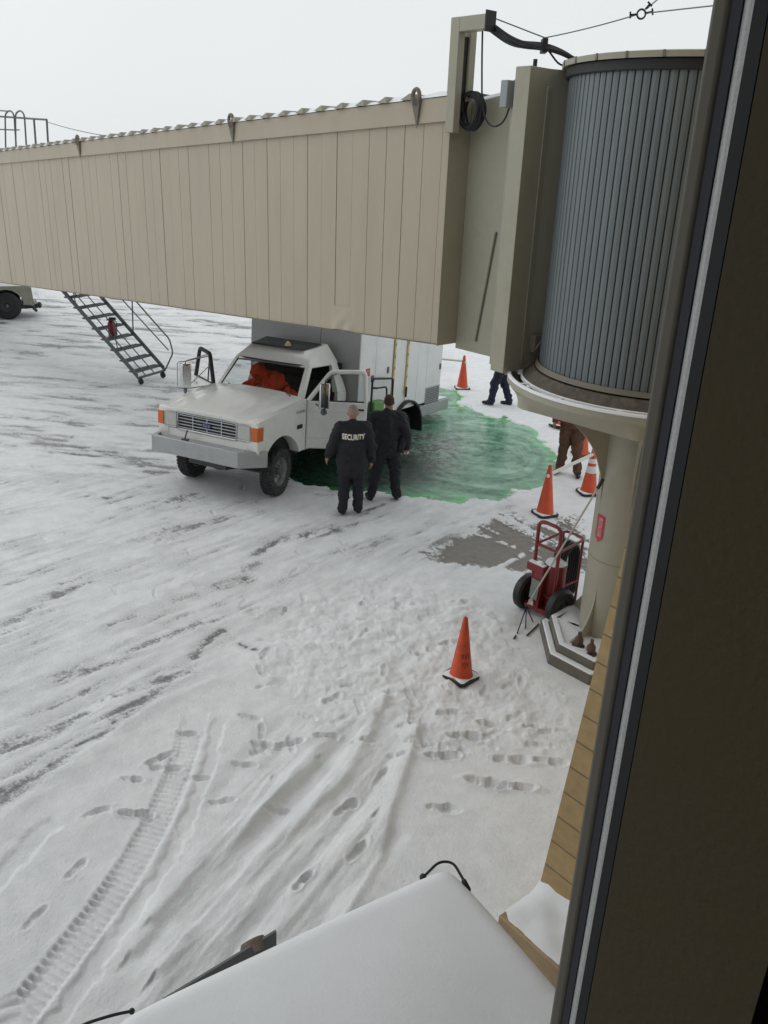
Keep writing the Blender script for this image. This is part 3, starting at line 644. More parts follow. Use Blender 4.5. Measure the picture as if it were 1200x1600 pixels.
MB().grid(rows).build('snow_cover', M_snowlayer, wing)

# ------------------------------------------------------------------ jet bridge
E0 = np.array([.52, 9.70]); ad = R_(-42); dv = np.array([math.sin(ad), math.cos(ad)]); ov = np.array([dv[1], -dv[0]])
bridge = tag(empty('jet_bridge', (.52, 9.70, 0)), 'long beige panelled passenger jet bridge sloping away above the truck', 'jet bridge')
def BR(s, o, z): p = dv * s + ov * o; return (p[0], p[1], z)
def ztop(s): return 5.794 - .0599 * s
def zbot(s): return 3.267 - .0770 * s
SL, TW_ = 27.0, 1.75
mb = MB()
s = 0.0; k = 0
edges = [0.0, .10, .385]
while edges[-1] < SL: edges.append(edges[-1] + .297)
for a, b in zip(edges[:-1], edges[1:]):
    g = .0042; j = random.uniform(-.003, .003); j2 = j + random.uniform(-.003, .003); a2, b2 = a + g, b - g
    zt = lambda q: ztop(q) - .10
    mb.hexa([BR(a2, j, zbot(a2)), BR(b2, j2, zbot(b2)), BR(b2, .03, zbot(b2)), BR(a2, .03, zbot(a2)), BR(a2, j, zt(a2)), BR(b2, j2, zt(b2)), BR(b2, .03, zt(b2)), BR(a2, .03, zt(a2))])
mb.build('side_panels', M_bridge, bridge, smooth=False)
sd0 = float((np.array(atplane(536, 510, (E0[0], E0[1], 0), (ov[0], ov[1], 0)))[:2] - E0) @ dv)
P = []
for i in range(13):
    t = i / 12; row = []
    for j in range(17):
        q = j / 16; a = sd0 - .24 + .48 * q; zz = zbot(a) + .004 + .30 * t; fall = math.sin(math.pi * q) ** 1 * (1 - t) ** 1.2
        row.append(BR(a, -.004 - fall * (.016 + .02 * math.sin(9 * q + 2 * t) * math.sin(5 * t + 1)) , zz + .012 * fall))
    P.append(row)
MB().grid(P).build('dented_skin', M_bridge, bridge)
def slab(mb, s0, s1, o0, o1, f0, f1):
    n = 1
    return mb.hexa([BR(s0, o0, f0(s0)), BR(s1, o0, f0(s1)), BR(s1, o1, f0(s1)), BR(s0, o1, f0(s0)), BR(s0, o0, f1(s0)), BR(s1, o0, f1(s1)), BR(s1, o1, f1(s1)), BR(s0, o1, f1(s0))])
mb = MB(); slab(mb, .002, SL, .012, TW_, lambda s: zbot(s) + .004, lambda s: ztop(s) - .04); mb.build('tunnel_shell', M_bridge_seam, bridge, smooth=False)
mb = MB(); slab(mb, 0, SL, -.035, -.006, lambda s: ztop(s) - .235, ztop); slab(mb, 0, SL, TW_ - .01, TW_ + .03, lambda s: ztop(s) - .235, ztop); mb.build('fascia', M_bridge, bridge, bevel=.004)
mb = MB(); slab(mb, 0, SL, -.012, .1, lambda s: zbot(s) - .012, lambda s: zbot(s) + .0); mb.build('bottom_rail', M_bridge_dark, bridge)
mb = MB()
sx = .55
while sx < SL:
    zt = ztop(sx)
    mb.add([BR(sx - .012, -.075, zt + .002), BR(sx + .012, -.075, zt + .002), BR(sx + .15, -.075, zt + .002), BR(sx - .012, TW_ + .07, zt + .002), BR(sx + .012, TW_ + .07, zt + .002), BR(sx + .15, TW_ + .07, zt + .002),
            BR(sx - .012, -.075, zt + .062), BR(sx + .012, -.075, zt + .062), BR(sx - .012, TW_ + .07, zt + .062), BR(sx + .012, TW_ + .07, zt + .062)],
           [(0, 1, 7, 6), (1, 2, 7), (3, 8, 9, 4), (4, 9, 5), (0, 6, 8, 3), (6, 7, 9, 8), (7, 2, 5, 9), (0, 3, 4, 5, 2, 1)])
    sx += .385
mb.build('roof_ribs', M_bridge_olive, bridge, smooth=False)
P = []
for i in range(140):
    s = SL * i / 139; P.append([BR(s, o, ztop(s) + (.004 if o in (-.045, TW_ + .02) else .048 + .014 * math.sin(i * 1.7 + o * 5))) for o in (-.045, .02, .3, .8, 1.3, 1.7, TW_ + .02)])
MB().grid(P).build('roof_snow', M_snowlayer, bridge)
# lifting lugs on the fascia
for sx in [float((np.array(atplane(x, y, (E0[0], E0[1], 0), (ov[0], ov[1], 0)))[:2] - E0) @ dv) for x, y in ((656, 165), (367, 198), (127, 227))]:
    mb = MB(); zt = ztop(sx)
    ring = [BR(sx + .052 * math.cos(a), -.06, zt + .03 + .07 * math.sin(a)) for a in np.linspace(0, 2 * math.pi, 17)[:-1]]
    mb.tube(ring, .022, 8, closed=True)
    mb.add([BR(sx - .07, -.045, zt + .02), BR(sx + .07, -.045, zt + .02), BR(sx - .02, -.045, zt - .28), BR(sx - .07, -.075, zt + .02), BR(sx + .07, -.075, zt + .02), BR(sx - .02, -.05, zt - .28)], [(0, 1, 2), (3, 5, 4), (0, 3, 4, 1), (1, 4, 5, 2), (2, 5, 3, 0)])
    mb.box(BR(sx, -.07, zt - .02), (.05, .05, .06)); mb.build('lifting_lug', M_bridge_dark, bridge)
# end frame of tunnel (dark reveal), vestibule, cable gantry
mb = MB(); mb.hexa([BR(-.012, -.01, zbot(0) - .02), BR(.0, -.01, zbot(0) - .02), BR(.0, TW_, zbot(0) - .02), BR(-.012, TW_, zbot(0) - .02), BR(-.012, -.01, ztop(0)), BR(0, -.01, ztop(0)), BR(0, TW_, ztop(0)), BR(-.012, TW_, ztop(0))])
mb.build('end_frame', M_bridge_olive, bridge)
VO = .29
zb_v, zt_v = 3.19, 5.86
mb = MB(); mb.hexa([BR(-.013, VO, zb_v), BR(-1.0, VO, zb_v), BR(-1.0, TW_ - .2, zb_v), BR(-.013, TW_ - .2, zb_v), BR(-.013, VO, ztop(0) - .04), BR(-1.0, VO, zt_v + .02), BR(-1.0, TW_ - .2, zt_v + .02), BR(-.013, TW_ - .2, ztop(0) - .04)])
mb.build('vestibule', M_bridge_olive, bridge, bevel=.006)
mb = MB(); mb.hexa([BR(-.03, VO + .02, ztop(0) - .035), BR(-.75, VO + .02, zt_v + .005), BR(-.75, TW_ - .25, zt_v + .005), BR(-.03, TW_ - .25, ztop(0) - .035), BR(-.03, VO + .05, ztop(0)), BR(-.75, VO + .05, zt_v + .04), BR(-.75, TW_ - .28, zt_v + .04), BR(-.03, TW_ - .28, ztop(0))]); mb.build('vestibule_snow', M_snowlayer, bridge)
# diagonal rubber strip on the vestibule wall
pa = atplane(775, 363, (*(E0 + ov * (VO - .01)), 0), (*ov, 0)); pb = atplane(743, 533, (*(E0 + ov * (VO - .01)), 0), (*ov, 0))
mb = MB(); oo = np.array([E0[0], E0[1], 0]); mb.tube([pa - oo, pb - oo], .012, 6); mb.build('scuff_strip', M_bridge_dark, bridge)
# gantry post: square tube up, arm toward rotunda
zg = float(atplane(712, 27, (*(E0 - ov * .05), 0), (*ov, 0))[2])
mb = MB(); zlo = 5.45
def gbox(s0, s1, o0, o1, z0, z1): mb.hexa([BR(s0, o0, z0), BR(s1, o0, z0), BR(s1, o1, z0), BR(s0, o1, z0), BR(s0, o0, z1), BR(s1, o0, z1), BR(s1, o1, z1), BR(s0, o1, z1)])
gbox(-.115, .005, -.07, .02, zlo, zg); gbox(-.115, .005, .10, .19, zlo + .3, zg); gbox(-.46, -.1155, -.07, .05, zg - .13, zg)
mb.build('cable_gantry', M_bridge_olive, bridge, bevel=.006)
mb = MB(); mb.hexa([BR(-.475, -.08, zg - .15), BR(-.461, -.08, zg - .15), BR(-.461, .06, zg - .15), BR(-.475, .06, zg - .15), BR(-.475, -.08, zg + .03), BR(-.461, -.08, zg + .03), BR(-.461, .06, zg + .03), BR(-.475, .06, zg + .03)]); gbox(-.09, -.02, .021, .099, zlo + .2, zg - .16); mb.build('gantry_plate', M_black, bridge)
mb = MB(); cc = np.array(BR(-.17, .12, 5.66))
for k in range(7):
    rr = .13 + .012 * (k % 3); pts = [tuple(cc + np.array(BR(rr * math.cos(a) * (1 + .05 * math.sin(3 * a + k)), -.05 + .018 * k, rr * 1.15 * math.sin(a)))) for a in np.linspace(0, 2 * math.pi, 25)[:-1]]
    mb.tube(pts, .013, 6, closed=True)
mb.build('cable_coil', M_black, bridge)
# door housing pillar beside rotunda
V0 = at(766, 575, 3.15); V1 = at(786, 581, 3.15); V2 = at(816, 574, 3.15); V3 = np.array([1.63, 9.27, 0])
def rel(p, z): return (p[0] - .52, p[1] - 9.70, z)
back = V0 + np.array([.5, .45, 0])
Vx = V1 + (V1 - V0) * 0.0
fp = [V0, V1, V2, V3, back]
mb = MB(); mb.prism([rel(p, 0)[:2] for p in fp], 3.13, 6.03); mb.build('door_housing', M_bridge_olive, bridge, bevel=.006)
Vs = V0 + np.array([dv[0], dv[1], 0]) * .11 + np.array([ov[0], ov[1], 0]) * .10
mb = MB(); mb.prism([rel(p, 0)[:2] for p in (Vs, V0 + np.array([ov[0], ov[1], 0]) * .10 - np.array([dv[0], dv[1], 0]) * .02, V0 + np.array([ov[0], ov[1], 0]) * .6, Vs + np.array([ov[0], ov[1], 0]) * .5)], 3.16, 5.93); mb.build('side_housing', M_bridge_olive, bridge, bevel=.006)
mb = MB(); pz = atplane(792, 147, (*(Vs[:2] - ov * .05), 0), (*ov, 0)); mb.box((pz[0] - .52, pz[1] - 9.70, pz[2]), (.10, .09, .24), Euler((0, 0, -ad)).to_matrix().to_4x4()); mb.build('junction_box', M_conduit, bridge, bevel=.008)
mb = MB(); mb.prism([rel(V0 * .5 + V1 * .5 + np.array([0.12 + .02 * math.cos(a), .1 + .02 * math.sin(a), 0]), 0)[:2] for a in np.linspace(0, 6.28, 9)[:-1]], 6.03, 6.10); mb.build('vent_stub', M_black, bridge)
# bracket at pillar foot
mb = MB(); b0 = V2 + np.array([.12, -.02, 0]); mb.box((b0[0] - .52, b0[1] - 9.70, 3.42), (.11, .09, .18), (0, 0, .5)); mb.tube([(b0[0] - .52 - .02, b0[1] - 9.70 - .1, 3.37), (b0[0] - .52 + .1, b0[1] - 9.70 - .03, 3.55)], .012, 6); mb.build('hinge_bracket', M_bridge_dark, bridge, bevel=.004)
# hanging cable from the gantry to the junction box
def bpt(px, py, o): p = atplane(px, py, (*(E0 + ov * o), 0), (*ov, 0)); return (p[0] - .52, p[1] - 9.70, p[2])
mb = MB(); mb.tube(rounded([bpt(754, 42, .05), bpt(753, 95, .07), bpt(753, 155, .1), bpt(757, 185, .1), bpt(770, 200, .1), bpt(787, 192, .1), bpt(797, 165, .1)], .12, 6), .009, 6); mb.build('hanging_cable', M_black, bridge)

# far-end roof guardrail with ladder hoops
rail = tag(empty('roof_guardrail', (-7.9, 20.2, 5.0)), 'dark grey guardrail with hooped ladder top on bridge roof', 'guardrail')
def rp(px, py, o=1.2): p = atplane(px, py, (*(E0 + ov * o), 0), (*ov, 0)); return (p[0] + 7.9, p[1] - 20.2, p[2] - 5.0)
mb = MB(); mb.tube([rp(-60, 178), rp(73, 187)], .022, 6); mb.tube([rp(-60, 200), rp(22, 203)], .016, 6); mb.tube([rp(-40, 170), rp(18, 174)], .016, 6); mb.build('rail', M_stairsteel, rail)
for x, x2, y0 in ((73, 76, 187), (53, 57, 186), (-20, -20, 182)):
    MB().tube([rp(x, y0), rp(x2, 238)], .024, 6).build('post', M_stairsteel, rail)
for x in (9, 25):
    MB().tube(rounded([rp(x, 240), rp(x - 1, 178), rp(x + 6, 172), rp(x + 13, 178), rp(x + 17, 240)], .12, 5), .02, 6).build('hoop', M_stairsteel, rail)
MB().tube([rp(20, 203), rp(30, 203)], .014, 6).build('rail', M_stairsteel, rail)
mb = MB(); mb.tube(sag(atplane(72, 190, (*(E0 + ov * 1.2), 0), (*ov, 0)), atplane(205, 217, (*(E0 + ov * 1.2), 0), (*ov, 0)), .05), .008, 5); tag(mb.build('steadying_wire', M_wire), 'thin wire running from roof guardrail down to bridge roof', 'wire')

# ------------------------------------------------------------------ rotunda
rc = (2.594, 8.483); rot = tag(empty('bridge_rotunda', (*rc, 0)), 'round corrugated steel rotunda carried on a beige column', 'rotunda')
KR = 1.045; rot.location = (rc[0] * KR, rc[1] * KR, EYE - EYE * KR); rot.scale = (KR, KR, KR)
ring_o, ring_i = 1.095, 1.072; NS = 98; zb_, zt_ = 3.34, 5.93
vs = []
for k in range(NS):
    a0 = 2 * math.pi * k / NS; da = 2 * math.pi / NS
    for f_, r in ((0, ring_i), (.09, ring_o), (.5, ring_o + .003), (.90, ring_o), (.98, ring_i)): vs.append((r * math.cos(a0 + f_ * da), r * math.sin(a0 + f_ * da)))
mb = MB(); n_ = len(vs)
mb.add([(x, y, zb_) for x, y in vs] + [(x, y, zt_) for x, y in vs], [(i, (i + 1) % n_, n_ + (i + 1) % n_, n_ + i) for i in range(n_)]); mb.build('curtain', M_steel, rot, smooth=False)
MB().lathe([(1.0, 5.905), (1.122, 5.905), (1.13, 5.915), (1.13, 5.985), (1.0, 5.985)], 72).build('top_band', M_black, rot)
MB().lathe([(0, 6.02), (1.1, 6.0), (1.165, 5.99), (1.17, 6.035), (1.12, 6.045), (0, 6.12)], 72).build('roof', M_bridge_olive, rot)
for k in range(24):
    a = 2 * math.pi * k / 24; mb = MB(); mb.box((1.168 * math.cos(a), 1.168 * math.sin(a), 6.015), (.012, .02, .05), (0, 0, a)); mb.build('roof_clip', M_bridge_dark, rot)
MB().lathe([(0, 3.30), (1.15, 3.30), (1.262, 3.205), (1.262, 3.03), (0, 3.03)], 72).build('deck', M_darkfloor, rot)
MB().lathe([(1.088, 3.318), (1.112, 3.365), (1.135, 3.318)], 84).build('curtain_track', M_bridge_dark, rot)
# channel rim: round lip on top, straight-sided skirt below
azs = [R_(195.8 + 56.2 * k) for k in range(6)] + [R_(195.8 + 360)]
def skirt_r(a, r):
    a = (a - azs[0]) % (2 * math.pi) + azs[0]
    for p, q in zip(azs[:-1], azs[1:]):
        if p <= a <= q + 1e-6:
            hf = (q - p) / 2; return r * math.cos(hf) / math.cos(a - (p + hf))
    return r
rows = []
for k in range(145):
    a = 2 * math.pi * k / 144; c, s_ = math.cos(a), math.sin(a); row = []
    for r, z in ((1.365, 3.13), (1.37, 3.205), (1.38, 3.213), (1.398, 3.21), (1.402, 3.15), (1.37, 3.11), (skirt_r(a, 1.40), 3.00), (skirt_r(a, 1.385), 2.99), (1.05, 2.99)): row.append((r * c, r * s_, z))
    rows.append(row)
MB().grid(rows).build('gutter_rim', M_bridge_olive, rot)
MB().lathe([(1.262, 3.105), (1.366, 3.105)], 72).build('gutter_floor', M_bridge_olive, rot)
mbs = MB()
for k in range(14):
    a = 2 * math.pi * k / 14 + .22; c, s_ = math.cos(a), math.sin(a)
    mb = MB(); mb.box((1.314 * c, 1.314 * s_, 3.155), (.108, .035, .095), (0, 0, a)); mb.build('gutter_rib', M_bridge_olive, rot)
    mbs.box((1.314 * c, 1.314 * s_, 3.208), (.10, .045, .018), (0, 0, a)); mbs.ell((1.285 * c - .03 * s_, 1.285 * s_ + .03 * c, 3.19), (.025, .07, .02), 10, 6)
mbs.lathe([(1.364, 3.20), (1.368, 3.228), (1.385, 3.234), (1.398, 3.226), (1.404, 3.207)], 96)
mbs.lathe([(1.25, 3.212), (1.257, 3.222), (1.268, 3.216), (1.272, 3.19)], 72); mbs.build('rim_snow', M_snowlayer, rot)
# column with flared gussets
CRAD = .345
MB().lathe([(CRAD, 0), (CRAD, 2.97)], 48).build('column', M_bridge_olive, rot)
MB().lathe([(CRAD + .004, 1.30), (CRAD + .006, 1.302), (CRAD + .004, 1.304)], 48).build('weld_seam', M_bridge_dark, rot)
MB().lathe([(0, 2.995), (.6, 2.995), (.6, 2.95), (0, 2.95)], 48).build('column_head', M_bridge_olive, rot)
def gusset(a, up=True):
    T = Matrix.Rotation(a, 4, 'Z'); pts = []
    if up:
        pts = [(CRAD - .02, 2.992), (1.17, 2.992)] + [(1.17 - (1.17 - CRAD) * math.sin(t), 2.93 - 1.0 * (1 - math.cos(t))) for t in np.linspace(0.05, math.pi / 2, 10)] + [(CRAD - .02, 1.88)]
    else:
        pts = [(CRAD - .02, .40), (.66, .40)] + [(.66 - (.66 - CRAD) * math.sin(t), .43 + .55 * (1 - math.cos(t))) for t in np.linspace(0.02, math.pi / 2, 9)] + [(CRAD - .02, 1.0)]
    MB().prism(pts, -.012, .012, axis=1, T=T).build('gusset', M_bridge_olive, rot)
def azr(px, py, z):
    p = at(px, py, z); return math.atan2(p[1] - rc[1], p[0] - rc[0])
for a in (R_(195), R_(255), R_(315), R_(15), R_(75), R_(135)): gusset(a)
for a in (R_(218), R_(308), R_(38), R_(128)): gusset(a, False)
def anchor(px, py):
    p = at(px, py, .40); x, y = p[0] - rc[0], p[1] - rc[1]
    MB().lathe([(0, .19), (.02, .19), (.02, .14), (.035, .13), (.05, .10), (.05, .06), (.034, .05), (.034, .03), (.07, .03), (.07, .0)], 10, Matrix.Translation((x, y, .40))).build('anchor_bolt', M_rust, rot)
anchor(903, 1012); anchor(922, 1024)
# extinguisher arrow sign wrapped on the column
def colpt(px, py):
    d = ray(px, py); ox, oy = -rc[0], -rc[1]; A_ = d[0] ** 2 + d[1] ** 2; B_ = 2 * (ox * d[0] + oy * d[1]); C_ = ox * ox + oy * oy - (CRAD + .004) ** 2
    disc = max(B_ * B_ - 4 * A_ * C_, 0); t = (-B_ - math.sqrt(disc)) / (2 * A_); p = CAM + t * d; return math.atan2(p[1] - rc[1], p[0] - rc[0]), p[2]
aL, zT = colpt(937, 803); aC, zM = colpt(937, 825); _, zB = colpt(935, 848)
def wrap(uv, lift): return [((CRAD + lift) * math.cos(a), (CRAD + lift) * math.sin(a), z) for a, z in uv]
hw = .06 / CRAD
mb = MB(); rows = [wrap([(aC + hw * (2 * j / 8 - 1), z) for j in range(9)], .004) for z in (zB + .06, zT)]; mb.grid(rows)
n0 = wrap([(aC - hw, zB + .06), (aC, zB + .0), (aC + hw, zB + .06)], .004); mb.add(n0, [(0, 1, 2)])
sign = mb.build('arrow_sign', M_signred, rot, fix=False)
for body, z0, sz in (('FIRE', 0, .05), ):
    me = text_mesh('FIRE EXTINGUISHER', .055); hgt = (zT - zB) - .10; ww = max(v.co.x for v in me.vertices) * 2
    for v in me.vertices:
        x, y = v.co.x / ww * hgt, v.co.y; v.co = wrap([(aC + (-y) * 1.5 / CRAD * -1, (zT + zB) / 2 + .02 + -x)], .007)[0]
    link_mesh('sign_lettering', me, M_signwhite, sign, smooth=False)

# concrete footing: two-step kerb with snow inside
fc = (2.68, 8.68)
foot = tag(empty('column_footing', (*fc, 0)), 'stepped many-sided concrete footing with snow inside round the column base', 'footing')
FO = [(1.93, 9.05), (1.905, 8.29), (2.28, 7.88), (2.98, 7.88), (3.42, 8.29), (3.42, 9.1), (3.0, 9.48), (2.34, 9.48)]
FO = [(x - fc[0], y - fc[1]) for x, y in FO]
def polyring(k0, k1, z0, z1):
    mb = MB(); n = len(FO); vs = [(x * k1, y * k1, z0) for x, y in FO] + [(x * k1, y * k1, z1) for x, y in FO] + [(x * k0, y * k0, z1) for x, y in FO] + [(x * k0, y * k0, z0) for x, y in FO]; fs = []
    for k in range(n):
        q = (k + 1) % n; fs += [(k, q, n + q, n + k), (n + k, n + q, 2 * n + q, 2 * n + k), (2 * n + k, 2 * n + q, 3 * n + q, 3 * n + k)]
    return mb.add(vs, fs)
polyring(.84, 1.0, -.08, .125).build('outer_kerb', M_concrete, foot, bevel=.014)
polyring(.76, .872, -.08, .225).build('inner_kerb', M_concrete, foot, bevel=.014)
polyring(.88, .975, .12, .14).build('kerb_snow', M_snowlayer, foot, bevel=.012); polyring(.77, .85, .222, .236).build('kerb_snow', M_snowlayer, foot, bevel=.006)
NF = len(FO); P = []
for j in range(9):
    t = j / 8; row = []
    for k in range(NF * 6 + 1):
        e = (k % (NF * 6)) / 6; a, b = FO[int(e) % NF], FO[(int(e) + 1) % NF]; f_ = e - int(e); x, y = a[0] * (1 - f_) + b[0] * f_, a[1] * (1 - f_) + b[1] * f_
        q = .08 + .70 * t; row.append((x * q, y * q, .185 + .03 * t ** 3 + .014 * math.sin(k * .7 + j * 1.1)))
    P.append(row)
MB().grid(P, True).build('snow_fill', M_snowlayer, foot)

# cables over the gantry
g0 = bpt(760, 33, .06); g0 = (g0[0] + .52, g0[1] + 9.70, g0[2]); ge = ((rc[0] - .98) * KR, (rc[1] + .35) * KR, EYE + .86 * KR)
mb = MB()
gm = atY(850, 72, 9.25)
for k in range(6):
    o = (k - 2.5) * .022; mid = (gm[0] + o * .4, gm[1] + o, gm[2] + .018 * (k % 3) - .02)
    pts = [Vector(g0) + Vector((0, o, -.02 * (k % 3))), Vector(g0).lerp(Vector(mid), .5) + Vector((0, o, -.06 - .012 * k)), Vector(mid), Vector(mid).lerp(Vector(ge), .5) + Vector((0, o, .02)), Vector(ge) + Vector((0, o, 0))]
    mb.tube(rounded(pts, .35, 6), .017, 6)
mb.box(gm, (.05, .14, .12)); mb.tube(rounded([Vector(gm) + Vector((0, -.05, 0)), Vector(gm).lerp(Vector(ge), .5) + Vector((0, -.05, -.12)), ge], .2), .009, 6)
tag(mb.build('cable_bundle', M_black), 'thick black cable bundle sagging from the gantry arm to the rotunda roof', 'cables')
wa = np.array(gm) + np.array([0, 0, .07]); ring_c = atY(1002, 22, 8.2); far_a = atY(1140, 6, 7.4); far_b = atY(1040, -12, 8.4)
mb = MB(); mb.tube([(g0[0], g0[1], g0[2] + .05), wa], .006, 5); mb.tube(sag(wa, ring_c + np.array([-.05, 0, -.01]), .01), .0055, 5); mb.tube([ring_c + np.array([.05, 0, .01]), far_a], .0055, 5); mb.tube([ring_c + np.array([.04, 0, .04]), far_b], .0055, 5)
suspension = mb.build('suspension_wire', M_wire); tag(suspension, 'thin steel wires meeting at a ring above the rotunda', 'wire')
mb = MB(); mb.tube([tuple(ring_c + np.array([.035 * math.cos(a), 0, .035 * math.sin(a)])) for a in np.linspace(0, 6.283, 17)[:-1]], .008, 6, closed=True)
for sx, sz in ((-.09, -.01), (.09, .02), (.06, .075)): mb.box(ring_c + np.array([sx * .75, 0, sz * .75]), (.05, .012, .016), (0, -math.atan2(sz, sx), 0)); mb.box(ring_c + np.array([sx, 0, sz]), (.012, .012, .05), (0, -math.atan2(sz, sx) , 0))
mb.build('ring', M_blackm, suspension)
#PART2
# ------------------------------------------------------------------ box truck
truck = tag(empty('box_truck', matrix=TM), 'white box truck with both cab doors open, its back wheels sunk in green fluid', 'truck')
def TB(): return MB()
for sd_ in (1, -1):
    ol = [(.70, .74), (.725, .80), (.725, 1.17), (.70, 1.235), (-.60, 1.425), (-.625, 1.42), (-.625, .60), (-.60, .58), (-.50, .58)]
    ol += [(.03 + .53 * math.cos(a), .36 + .56 * math.sin(a)) for a in np.linspace(R_(158), R_(28), 14)] + [(.50, .62), (.60, .66)]
    mb = TB(); mb.prism(ol, sd_ * .78, sd_ * .985, axis=1); mb.build('fender', M_truck, truck, bevel=.03, segs=3)
    mb = TB(); mb.prism([(.03 + .525 * math.cos(a), .36 + .555 * math.sin(a)) for a in np.linspace(R_(165), R_(15), 14)], sd_ * .55, sd_ * .80, axis=1); mb.build('wheel_well', M_black, truck)
# hood
rows = []
for i in range(15):
    t = i / 14; x = .765 - t * 1.375; zc = 1.215 + .235 * t ** .85; row = []
    for j in range(25):
        y = -.955 + 1.91 * j / 24; a = abs(y); crown = .03 * (1 - (y / .95) ** 2); crease = .022 * float(sst(.62, .54, np.array(a))); edge = -.055 * max(0, (a - .80) / .155) ** 2
        row.append((x - .05 * (y / .95) ** 2 * (1 - t), y, zc + crown + crease + edge))
    rows.append(row)
lip = [[(p[0] + .004, p[1], p[2] - .03) for p in rows[0]], [(p[0] - .02, p[1], p[2] - .075) for p in rows[0]]]
TB().grid([lip[1], lip[0]] + rows).build('hood', M_truck, truck)
mb = TB(); mb.bx((.60, -.97, 1.165), (.728, .97, 1.225)); mb.bx((.60, -.95, .70), (.715, .95, .905)); mb.bx((.55, -.6, .9), (.665, .6, 1.17)); mb.build('front_panel', M_truck, truck, bevel=.012)
# grille with frame, bars and the oval badge
mb = TB(); mb.bx((.665, -.575, .905), (.69, .575, 1.160)); gr = mb.build('grille', M_black, truck)
mb = TB(); mb.tube(rounded([(.722, -.585, 1.03), (.722, -.585, 1.165), (.722, .585, 1.165), (.722, .585, .895), (.722, -.585, .895), (.722, -.585, 1.03)], .03, 3), .017, 6)
for z in (.98, 1.03, 1.08, 1.13): mb.bx((.692, -.57, z - .007), (.72, .57, z + .007))
for y in (-.285, 0, .285): mb.bx((.692, y - .008, .905), (.718, y + .008, 1.155))
mb.bx((.692, -.57, .925), (.72, .57, .939)); mb.build('grille_frame', M_grille, gr)
mb = TB(); mb.ell((.728, 0, 1.03), (.012, .10, .042), 20, 8); bd = mb.build('badge', M_emblem, truck)
me = text_mesh('Ford', .066, .001)
for v in me.vertices: x, y = v.co.x, v.co.y; v.co = (.741 - .6 * (x * x), x + .15 * y, 1.03 + y)
link_mesh('badge_lettering', me, M_chrome, bd, smooth=False)
for sd_ in (1, -1):
    mb = TB(); mb.bx((.66, sd_ * .605, .925), (.742, sd_ * .866, 1.155)); hl = mb.build('headlight', M_lens, truck, bevel=.012)
    mb = TB(); mb.tube(rounded([(.742, sd_ * .60, 1.03), (.742, sd_ * .60, 1.16), (.742, sd_ * .848, 1.16), (.742, sd_ * .848, .92), (.742, sd_ * .60, .92), (.742, sd_ * .60, 1.03)], .02, 2), .008, 5); mb.build('lamp_bezel', M_grille, hl)
    mb = TB(); mb.hexa([(.58, sd_ * .872, .93), (.745, sd_ * .872, .93), (.735, sd_ * .998, .93), (.58, sd_ * .998, .93), (.58, sd_ * .872, 1.15), (.745, sd_ * .872, 1.15), (.735, sd_ * .998, 1.15), (.58, sd_ * .998, 1.15)]); mb.build('turn_signal', M_amber, truck, bevel=.012)
# bumper
bp_ = [(.935, -.955), (.935, .775), (.58, 1.06), (.54, 1.06), (.54, 1.02), (.86, .73), (.86, -.90), (.54, -1.03), (.54, -1.075), (.60, -1.075)]
mb = TB(); mb.prism(bp_, .515, .775); mb.build('bumper', M_bumper, truck, bevel=.012)
mb = TB(); mb.bx((.62, -.78, .76), (.87, .78, .772)); mb.build('bumper_top', M_bumper, truck, bevel=.003)
mb = TB(); mb.tube(rounded([(.80, -.30, .775), (.90, -.30, .78), (.90, -.24, .95)], .04), .012, 6); mb.tube([(.89, -.36, .785), (.89, -.24, .785)], .018, 6); mb.build('tow_hook', M_blackm, truck)
# cab shell
mb = TB()
for sd_ in (1, -1):
    mb.hexa([(-1.64, sd_ * .90, .60), (-1.93, sd_ * .90, .60), (-1.93, sd_ * .985, .60), (-1.64, sd_ * .985, .60), (-1.64, sd_ * .90, 1.41), (-1.93, sd_ * .90, 1.41), (-1.93, sd_ * .975, 1.41), (-1.64, sd_ * .975, 1.41)])
    mb.hexa([(-1.64, sd_ * .86, 1.41), (-1.93, sd_ * .86, 1.41), (-1.93, sd_ * .975, 1.41), (-1.64, sd_ * .975, 1.41), (-1.70, sd_ * .70, 1.93), (-1.90, sd_ * .70, 1.93), (-1.90, sd_ * .765, 1.93), (-1.70, sd_ * .765, 1.93)])
    mb.bx((-.63, sd_ * .90, .57), (-1.66, sd_ * .975, .66))
mb.bx((-1.885, -.90, .60), (-1.93, .90, 1.30)); mb.bx((-.60, -.96, 1.36), (-.66, .96, 1.43)); mb.build('cab_body', M_truck, truck, bevel=.012)
for sd_ in (1, -1):
    mb = TB(); mb.hexa([(-.595, sd_ * .80, 1.42), (-.685, sd_ * .83, 1.42), (-.70, sd_ * .90, 1.42), (-.61, sd_ * .88, 1.42), (-1.00, sd_ * .69, 1.925), (-1.09, sd_ * .71, 1.925), (-1.10, sd_ * .775, 1.925), (-1.01, sd_ * .755, 1.925)]); mb.build('pillar', M_truck, truck, bevel=.008)
